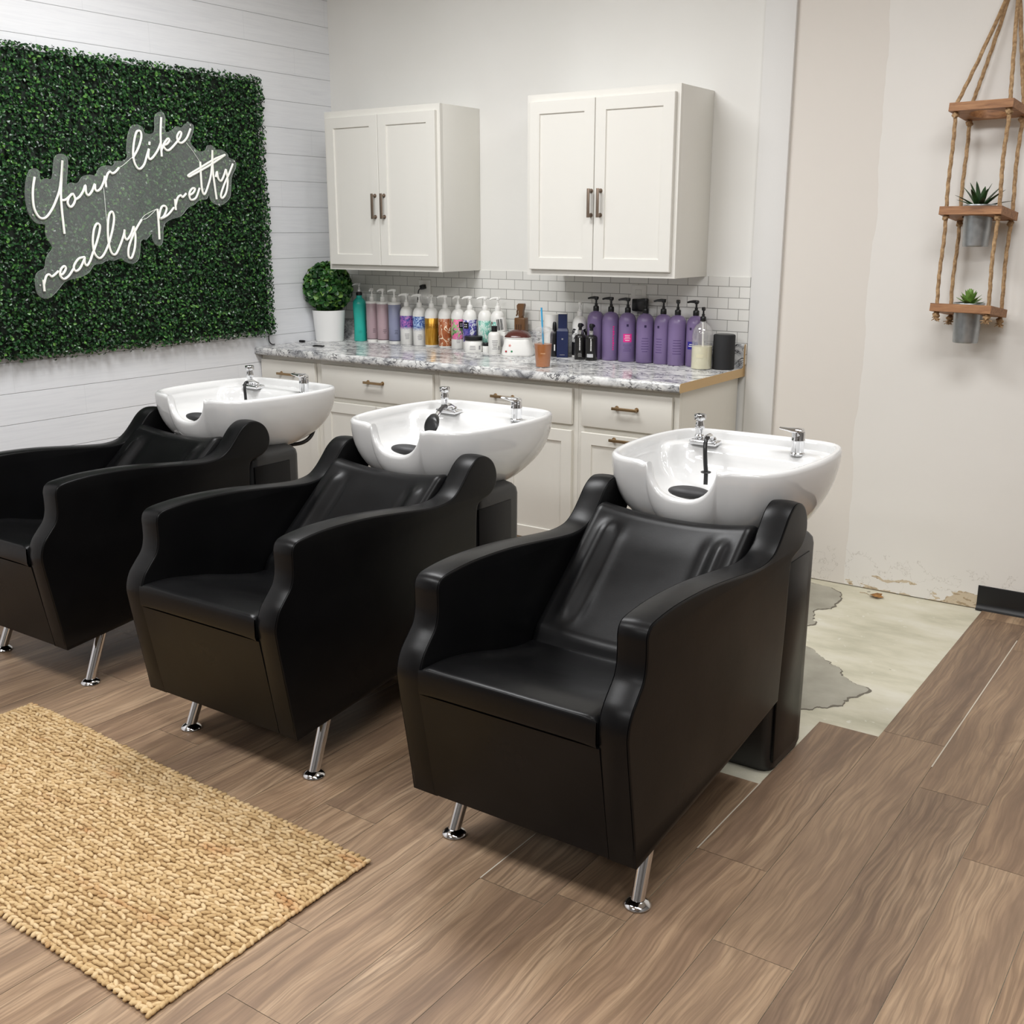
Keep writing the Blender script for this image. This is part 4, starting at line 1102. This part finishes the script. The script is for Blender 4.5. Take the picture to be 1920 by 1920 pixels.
# striped card box leaning behind
t = thing('striped_box', 'slim white box with black barcode stripes standing tilted in front of the tiles', 'box', (1.222, -.118, CT), 0)
bm = B(); box(bm, -.026, .026, -.016, .016, 0, .105, .001); obj('lower_box', bm, M_WSATIN, t)
bm = B(); box(bm, -.022, .022, -.014, .014, .104, .172, .001); bmesh.ops.rotate(bm, cent=(0, 0, .104), matrix=Matrix.Rotation(-.16, 3, 'Y'), verts=bm.verts); up = obj('upper_box', bm, M_WPL, t)
bm = B()
for k, (xa, w) in enumerate(((-.017, .004), (-.010, .007), (.001, .003), (.007, .006), (.016, .003))): box(bm, xa, xa + w, -.0146, -.0139, .112, .166)
bmesh.ops.rotate(bm, cent=(0, 0, .104), matrix=Matrix.Rotation(-.16, 3, 'Y'), verts=bm.verts); obj('print', bm, M_INK, up, smooth=False)
bm = B()
for k in range(4): box(bm, -.015 + k * .009, -.013 + k * .009 + .003, -.0166, -.0159, .03, .085)
obj('print', bm, M_GREYINK, t, smooth=False)

# brown trigger spray
t = thing('spray_bottle', 'square brown spray bottle with brown trigger head behind the wax warmer', 'spray bottle', (1.296, -.060, CT), .15)
M_BRN = mat('brown_plastic', (104, 72, 42), .3)
bm = B(); box(bm, -.029, .029, -.022, .022, 0, .172, .005, 3); obj('body', bm, M_BRN, t)
bm = B(); lathe(bm, [(.013, .171), (.013, .180), (.011, .182)], seg=16)
rings(bm, [[(x, y, z) for x, y in ((-a, -.011), (b, -.011), (b, .011), (-a, .011))] for z, a, b in ((.181, .012, .012), (.205, .011, .013), (.216, .019, .016), (.232, .020, .020), (.241, .012, .018))])
obj('spray_head', bm, M_BRN, t)
bm = B(); tube(bm, cr([(-.014, 0, .216), (-.022, 0, .205), (-.022, 0, .190), (-.027, 0, .180)], 4), .004, 8); obj('trigger', bm, M_BRN, t)
bm = B()
for k in range(3): box(bm, -.018 + k * .012, -.012 + k * .012, -.0226, -.0221, .05, .14)
obj('print', bm, mat('brown_ink', (70, 46, 26), .5), t, smooth=False)

# jars and small bottles in front
t = bottle('cream_jar', 'wide white cream jar with glossy black lid, in front of the floral bottles', 'jar', 1.082, -.172, [(.043, 0), (.046, .004), (.046, .050), (.042, .054), (.040, .060)], M_WPL)
bm = B(); lathe(bm, [(.0455, .059), (.0462, .060), (.0462, .076), (.044, .0785), (.001, .079)], seg=40); obj('lid', bm, M_INK, t)
bm = B(); lines(bm, .0462, .012, .036, 3, CAMDIR(1.08, -.17) - .1, .35, 5); patch(bm, (0, 0), .0462, .014, .034, CAMDIR(1.08, 0) + .62, CAMDIR(1.08, 0) + .85); obj('print', bm, M_GREYINK, t)
t = bottle('small_jar', 'tiny white jar with black lid between the cream jar and small bottle', 'jar', 1.146, -.150, [(.018, 0), (.019, .003), (.019, .030), (.017, .033)], M_WPL)
bm = B(); lathe(bm, [(.019, .032), (.0195, .033), (.0195, .046), (.018, .048), (.001, .048)], seg=24); obj('lid', bm, M_INK, t)
t = bottle('small_bottle', 'small white bottle with black screw cap left of the wax warmer', 'bottle', 1.219, -.182, rbody(.0305, .108, .012, .018), M_WPL)
bm = B(); lathe(bm, [(.014, .109), (.0145, .110), (.0140, .134), (.012, .136), (.001, .136)], seg=24); obj('cap', bm, M_INK, t)
bm = B(); cd_ = CAMDIR(1.2, 0); lines(bm, .0306, .022, .070, 6, cd_ + .1, .5, 6); patch(bm, (0, 0), .0306, .02, .04, cd_ + .7, cd_ + .95); obj('print', bm, M_GREYINK, t)

# wax warmer
t = thing('wax_warmer', 'white wax warmer with translucent brown lid, beside the iced coffee', 'wax warmer', (1.352, -.168, CT), .42)
bm = B()
def sq(hx, hy, z, k=4.0, n=36): return [(hx * abs(math.cos(2 * PI * i / n)) ** (2 / k) * (1 if math.cos(2 * PI * i / n) >= 0 else -1), hy * abs(math.sin(2 * PI * i / n)) ** (2 / k) * (1 if math.sin(2 * PI * i / n) >= 0 else -1), z) for i in range(n)]
rings(bm, [sq(.075, .062, 0), sq(.078, .065, .004), sq(.078, .065, .012), sq(.074, .062, .035), sq(.064, .056, .070), sq(.060, .053, .084), sq(.055, .05, .088)])
b = obj('body', bm, M_WPL, t, angle=60)
bm = B(); rings(bm, [sq(.064, .056, .086, 3), sq(.066, .058, .090, 3), sq(.064, .056, .094, 3), sq(.05, .045, .110, 2.6), sq(.03, .028, .121, 2.3), sq(.004, .004, .125, 2)])
obj('lid', bm, mat('smoked_brown', (84, 44, 38), .12), t, angle=60)
bm = B(); rings(bm, [sq(.063, .056, .083, 3), sq(.0665, .0585, .086, 3), sq(.0665, .0585, .089, 3), sq(.062, .055, .090, 3)]); obj('rim', bm, M_WSATIN, t)
for x, c, nm in ((-.048, (170, 44, 50), 'red'), (-.020, (40, 130, 84), 'green')):
    bm = B(); box(bm, x - .004, x + .004, -.0662, -.062, .020, .028, .001); obj('button', bm, mat(nm + '_button', c, .3), b)
bm = B()
for k in range(5): a = 2 * PI * k / 5; tube(bm, [(-.030, -.0598, .052), (-.030 + .006 * math.cos(a), -.0598, .052 + .006 * math.sin(a))], .0018, 6)
obj('emblem', bm, mat('pale_red_print', (226, 150, 140), .4), b)

# iced coffee
t = thing('iced_coffee', 'clear plastic cup of iced coffee with a blue straw near the counter edge', 'cup', (1.716, -.500, CT))
bm = B(); lathe(bm, [(.001, .002), (.0300, .002), (.0315, 0), (.0325, .003), (.0435, .150), (.0450, .151), (.0455, .155), (.044, .157), (.042, .155)], seg=36, cap0=False, cap1=False); obj('cup', bm, see_through('clear_cup', (245, 245, 245), .05, .04), t)
bm = B(); lathe(bm, [(.001, .004), (.0308, .004), (.0392, .104), (.001, .104)], seg=36); obj('coffee', bm, mat('iced_coffee', (172, 98, 26), .25), t)
bm = B(); lathe(bm, [(.0445, .154), (.0465, .156), (.0465, .162), (.043, .165), (.037, .172), (.028, .178), (.001, .179)], seg=36, cap0=False); obj('lid', bm, see_through('clear_lid', (245, 245, 245), .16, .1), t)
bm = B(); tube(bm, [(.004, .003, .03), (-.010, .0, .262)], .0042, 10); obj('straw', bm, mat('blue_straw', (70, 168, 214), .35), t)
bm = B(); patch(bm, (0, 0), .0365, .062, .066, CAMDIR(1.7, -.5) - .28, CAMDIR(1.7, -.5) + .28); obj('print', bm, mat('cup_print', (214, 160, 110), .5), t)

# white canister, black and navy bottles
t = bottle('white_canister', 'plain white canister behind the iced coffee', 'canister', 1.486, -.075, [(.036, 0), (.037, .003), (.037, .195), (.035, .198), (.001, .198)], M_WSATIN)
t = bottle('spray_bottle', 'slim black bottle left of the navy box', 'bottle', 1.532, -.120, rbody(.020, .125, .009, .018), M_INK)
bm = B(); lathe(bm, [(.010, .128), (.0105, .129), (.009, .160), (.006, .166), (.001, .167)], seg=16); obj('cap', bm, M_BLKP, t)
bm = B(); patch(bm, (0, 0), .0201, .03, .06, CAMDIR(1.5, 0) - .1, CAMDIR(1.5, 0) + .2); obj('print', bm, M_WPL, t)
t = thing('navy_bottle', 'tall square navy blue bottle with pale top, behind the black pump bottles', 'bottle', (1.574, -.112, CT), .5)
M_NAVY = mat('navy_plastic', (32, 42, 78), .3)
bm = B(); rings(bm, [[(x, y, z) for x, y in ((-h, -h), (h, -h), (h, h), (-h, h))] for z, h in ((0, .026), (.002, .027), (.125, .027), (.138, .021), (.205, .021))]); obj('body', bm, M_NAVY, t, angle=20)
bm = B(); box(bm, -.0205, .0205, -.0205, .0205, .205, .211, .002); obj('cap', bm, M_WSATIN, t)
bm = B(); box(bm, -.004, .004, -.0278, -.0269, .085, .092); box(bm, -.012, .012, -.0278, -.0269, .012, .014); obj('print', bm, M_GREYINK, t, smooth=False)
t = bottle('pump_bottle', 'white pump bottle with black marbled sleeve behind the two small black pumps', 'bottle', 1.648, -.078, rbody(.036, .196, .012, .046), M_WPL, group=GB)
bm = B(); lathe(bm, [(.0361, .012), (.0364, .0124), (.0364, .138), (.0361, .1384)], seg=44, cap0=False, cap1=False)
def f_marb(N):
    co = N.co(); n = N.noise(co, 36, 4, .6, 2.5); z = N.xyz(co)[2]
    c = N.ramp(n, [(.46, (18, 18, 20)), (.52, (232, 232, 230))]); return N.mix(N.math('GREATER_THAN', z, .075), (18, 18, 20), c)
obj('sleeve', bm, printed('marbled_sleeve', f_marb), t)
bm = B(); pump(bm, .196, CAMDIR(1.6, 0) + .1, .95, .030); obj('pump', bm, M_WPL, t)

GK = 'small black pump bottles'
for x, y, lab, wide in ((1.694, -.148, 'small black pump bottle with silver collar, left of its twin', 0), (1.757, -.150, 'small black pump bottle with silver collar and silver label strip, right of its twin', 1)):
    t = bottle('black_pump_bottle', lab, 'bottle', x, y, rbody(.0265 + .002 * wide, .118, .011, .016), mat('black_bottle', (30, 29, 28), .25), group=GK)
    cd_ = CAMDIR(x, y)
    bm = B(); lathe(bm, [(.0115, .119), (.012, .120), (.012, .137), (.011, .138), (.001, .138)], seg=24); obj('collar', bm, mat('silver_collar', (206, 206, 204), .25, metal=.9), t)
    bm = B(); lathe(bm, [(.008, .138), (.008, .150), (.011, .152), (.012, .158), (.010, .168), (.006, .170)], seg=18)
    d = Vector((math.cos(cd_ + 2.6), math.sin(cd_ + 2.6), 0)); tube(bm, [Vector((0, 0, .161)), d * .020 + Vector((0, 0, .162)), d * .026 + Vector((0, 0, .157))], .0045, 10); obj('pump', bm, M_BLKP, t)
    r = .0266 + .002 * wide
    bm = B(); rr = random.Random(2)
    z = .046
    while z < .090:                       # upright lettering down the side, too small to read
        h = rr.uniform(.003, .005); patch(bm, (0, 0), r, z, z + h, cd_ - .05 - .10, cd_ - .05 + .10, 4); z += h + .0018
    patch(bm, (0, 0), r, .093, .103, cd_ - .15, cd_ - .02, 4)
    lines(bm, r, .014, .034, 3, cd_, .42, 3, .15)
    obj('print', bm, M_WPL, t)
    if wide:
        bm = B(); patch(bm, (0, 0), r, .016, .032, cd_ - .75, cd_ + .30); obj('label_strip', bm, mat('silver_label', (190, 192, 194), .3), t)

# the purple family
M_PUR = mat('purple_plastic', (128, 110, 152), .3); M_PUI = mat('purple_ink', (84, 62, 116), .45); M_PINK = mat('hot_pink', (226, 44, 140), .35); M_BLUL = mat('deep_blue_label', (44, 36, 140), .35)
PB = rbody(.0405, .222, .0135, .040, .004)
GP = 'purple pump bottles by the pilaster'
pur = [(1.737, -.078, 'purple pump bottle at the left end, half hidden behind the small black pumps', '', -.6), (1.822, -.084, 'purple pump bottle with pink lettering running up its side', 'script', -.5),
       (1.912, -.086, 'purple pump bottle with a hot pink square label', 'pink', -.3), (2.005, -.086, 'purple pump bottle right of the pink-labelled one, spout hiding the wall plug', 'lines', -.5),
       (2.091, -.076, 'narrow-looking purple pump bottle between two others, logo off to its left', 'turned', -.1), (2.170, -.090, 'purple pump bottle turned away with faint text, spout facing forward', 'back', 1.0),
       (2.254, -.078, 'purple pump bottle with blue label at the right end, behind the clear bottle', 'blue', -.55)]
for i, (x, y, lab, kind, a) in enumerate(pur):
    t = bottle('purple_pump_bottle', lab, 'bottle', x, y, PB, M_PUR, group=GP, seg=40)
    cd_ = CAMDIR(x, y); r = .0406
    bm = B(); pump(bm, .224, cd_ - PI / 2 + a if kind != 'back' else cd_, .98, .046 if kind != 'back' else .03, .004); obj('pump', bm, M_BLKP, t)
    off = -.55 if kind in ('turned', 'blue') else .02
    if kind in ('pink', 'lines', 'turned', 'blue'):
        bm = B(); patch(bm, (0, 0), r, .163, .174, cd_ + off - .12, cd_ + off + .12, 4); obj('logo', bm, mat('dark_violet', (40, 24, 70), .4), t)
    if kind == 'pink':
        bm = B(); patch(bm, (0, 0), r, .092, .130, cd_ - .46, cd_ + .52); l = obj('label_block', bm, M_PINK, t)
        bm = B(); lines(bm, r + .0004, .096, .127, 4, cd_ + .03, .4, 7, .3); obj('print', bm, M_WPL, l)
    if kind == 'blue':
        bm = B(); patch(bm, (0, 0), r, .078, .112, cd_ - .9, cd_ + .3); l = obj('label_block', bm, M_BLUL, t)
        bm = B(); lines(bm, r + .0004, .088, .104, 2, cd_ - .4, .35, 8, .4); obj('print', bm, M_WPL, l)
    if kind == 'script':
        bm = B(); rr = random.Random(4); z = .05
        while z < .155:
            h = rr.uniform(.005, .010); patch(bm, (0, 0), r, z, z + h, cd_ + .34 - .10, cd_ + .34 + rr.uniform(.02, .12), 4); z += h + .003
        obj('print', bm, M_PINK, t)
    if kind in ('pink', 'lines', 'turned', 'back'):
        bm = B(); z1 = .085 if kind == 'pink' else .120; lines(bm, r, .048, z1, 6, cd_ + off * .8, .5, i, .22); obj('print', bm, M_PUI, t)

# clear lotion bottle and speaker
t = thing('clear_lotion_bottle', 'clear pump bottle half full of cream lotion in front of the last purple bottle', 'bottle', (2.324, -.152, CT))
bm = B(); lathe(bm, [(.042, 0), (.045, .004), (.045, .150), (.041, .172), (.030, .190), (.016, .200), (.0135, .203), (.0135, .209)], seg=40, cap1=False); obj('body', bm, see_through('clear_bottle', (240, 240, 238), .16, .08), t)
bm = B(); lathe(bm, [(.041, .002), (.0442, .005), (.0442, .100), (.001, .101)], seg=40); obj('lotion', bm, mat('cream_lotion', (238, 232, 196), .35), t)
bm = B(); cd_ = CAMDIR(2.3, -.1); pump(bm, .207, cd_ + .2, .9, .018); obj('pump', bm, M_BLKP, t)
bm = B(); tube(bm, [(0, 0, .206), (.004, 0, .10)], .0045, 10); obj('dip_tube', bm, M_WPL, t)
bm = B(); patch(bm, (0, 0), .0451, .052, .068, cd_ - .55, cd_ + .15); obj('label_strip', bm, mat('sheer_label', (214, 208, 178), .4), t)
t = thing('smart_speaker', 'matte black cylindrical speaker at the right end of the counter', 'speaker', (2.405, -.100, CT))
bm = B(); lathe(bm, [(.045, 0), (.048, .003), (.048, .146), (.0465, .150), (.043, .1515), (.001, .1515)], seg=48); obj('body', bm, mat('speaker_fabric', (24, 24, 26), .7, bump=(500, .4)), t)
bm = B(); lathe(bm, [(.040, .1515), (.040, .1525), (.001, .1526)], seg=40); obj('top_plate', bm, M_BLKP, t)
bm = B(); tube(bm, cr([(2.375, -.052, CT + .005), (2.352, -.040, CT + .03), (2.350, -.030, CT + .075), (2.362, -.028, CT + .035), (2.378, -.032, CT + .006)], 6), .0025, 8)
bmesh.ops.translate(bm, verts=bm.verts, vec=(-2.405, .1, -CT)); obj('power_cord', bm, M_BLKP, t)

# wall sockets
def outlet(x, z, label, plug):
    t = thing('wall_outlet', label, 'outlet', (x, -.007, z))
    bm = B(); box(bm, -.040, .040, -.006, 0, -.062, .062, .003); pl = obj('plate', bm, M_WPL, t)
    bm = B()
    for s in (-1, 1): box(bm, -.016, .016, -.0075, -.005, s * .028 - .014, s * .028 + .014, .002)
    obj('socket', bm, M_WSATIN, pl)
outlet(.640, 1.190, 'white wall outlet on the tiles behind the white bottles', 0)
outlet(1.925, 1.200, 'white wall outlet on the tiles behind the purple bottles', 1)
t = thing('power_plug', 'small black plug and cord in the outlet behind the white bottles', 'plug', (.640, -.0135, 1.216))
bm = B(); box(bm, -.014, .014, -.026, 0, -.012, .012, .004); bmesh.ops.rotate(bm, cent=(0, 0, 0), matrix=Matrix.Rotation(-.25, 3, 'Y'), verts=bm.verts); obj('plug', bm, M_BLKP, t)
bm = B(); tube(bm, cr([(-.010, -.014, -.004), (-.028, -.016, -.022), (-.036, -.014, -.08), (-.034, -.012, -.17), (-.03, -.018, -.28)], 5), .0028, 8); obj('cord', bm, M_BLKP, t)
t = thing('power_adapter', 'square black power adapter plugged in behind the purple bottles', 'power adapter', (1.945, -.0135, 1.172))
bm = B(); box(bm, -.036, .036, -.034, 0, -.028, .028, .006, 3); obj('adapter', bm, M_BLKP, t)

# two clips left of the topiary
t = thing('hair_clip', 'tiny black clip on the counter between the shiplap wall and topiary pot', 'clip', (.030, -.330, CT), .3)
bm = B(); box(bm, -.016, .016, -.008, .008, 0, .012, .004); box(bm, .008, .020, -.004, .004, .004, .009, .001); obj('clip_body', bm, M_BLKP, t)
t = thing('hair_clip', 'flat black and silver clip lying in front of the topiary pot', 'clip', (.262, -.438, CT), .35)
bm = B(); box(bm, -.030, .030, -.011, .011, 0, .006, .002); obj('clip_body', bm, M_BLKP, t)
bm = B(); box(bm, -.024, .026, -.006, .006, .006, .009, .001); obj('spring_bar', bm, M_CHROME, t)
# ------------------------------------------------------------------ light
def area(name, loc, sx, sy, power, col=(1, 1, 1), rot=(0, 0, 0)):
    l = bpy.data.lights.new(name, 'AREA'); l.shape = 'RECTANGLE'; l.size = sx; l.size_y = sy; l.energy = power; l.color = col
    o = bpy.data.objects.new(name, l); C.objects.link(o); o.location = loc; o.rotation_euler = rot; return o
W = (0.985, 0.99, 1.0)
for n, (x, y, p) in enumerate(((1.5, -1.75, 49), (3.9, -1.75, 34), (1.5, -4.1, 47), (3.9, -4.1, 47), (2.7, -6.3, 40), (5.5, -4.1, 32))):
    area('ceiling_panel', (x, y, 2.96), 1.2, .6, p, W)
w = bpy.data.worlds.new('World'); bpy.context.scene.world = w; w.use_nodes = True
w.node_tree.nodes['Background'].inputs[0].default_value = (.8, .8, .8, 1); w.node_tree.nodes['Background'].inputs[1].default_value = .3

# ------------------------------------------------------------------ camera
cam = bpy.data.cameras.new('Camera'); co = bpy.data.objects.new('Camera', cam); C.objects.link(co)
cam.sensor_width = 36; cam.sensor_fit = 'HORIZONTAL'; cam.lens = 36 * 2035.88 / 1920; cam.clip_start = .05
co.location = (4.3904, -4.5704, 1.5139); co.rotation_euler = (PI / 2 - 0.2550, 0, 0.6097)
bpy.context.scene.camera = co
vs = bpy.context.scene.view_settings
vs.view_transform = 'Standard'; vs.look = 'None'; vs.exposure = 0.0
cy = bpy.context.scene.cycles
cy.adaptive_threshold = .04; cy.max_bounces = 7; cy.diffuse_bounces = 5; cy.glossy_bounces = 4; cy.transparent_max_bounces = 12
cy.caustics_reflective = False; cy.caustics_refractive = False; cy.sample_clamp_indirect = 6
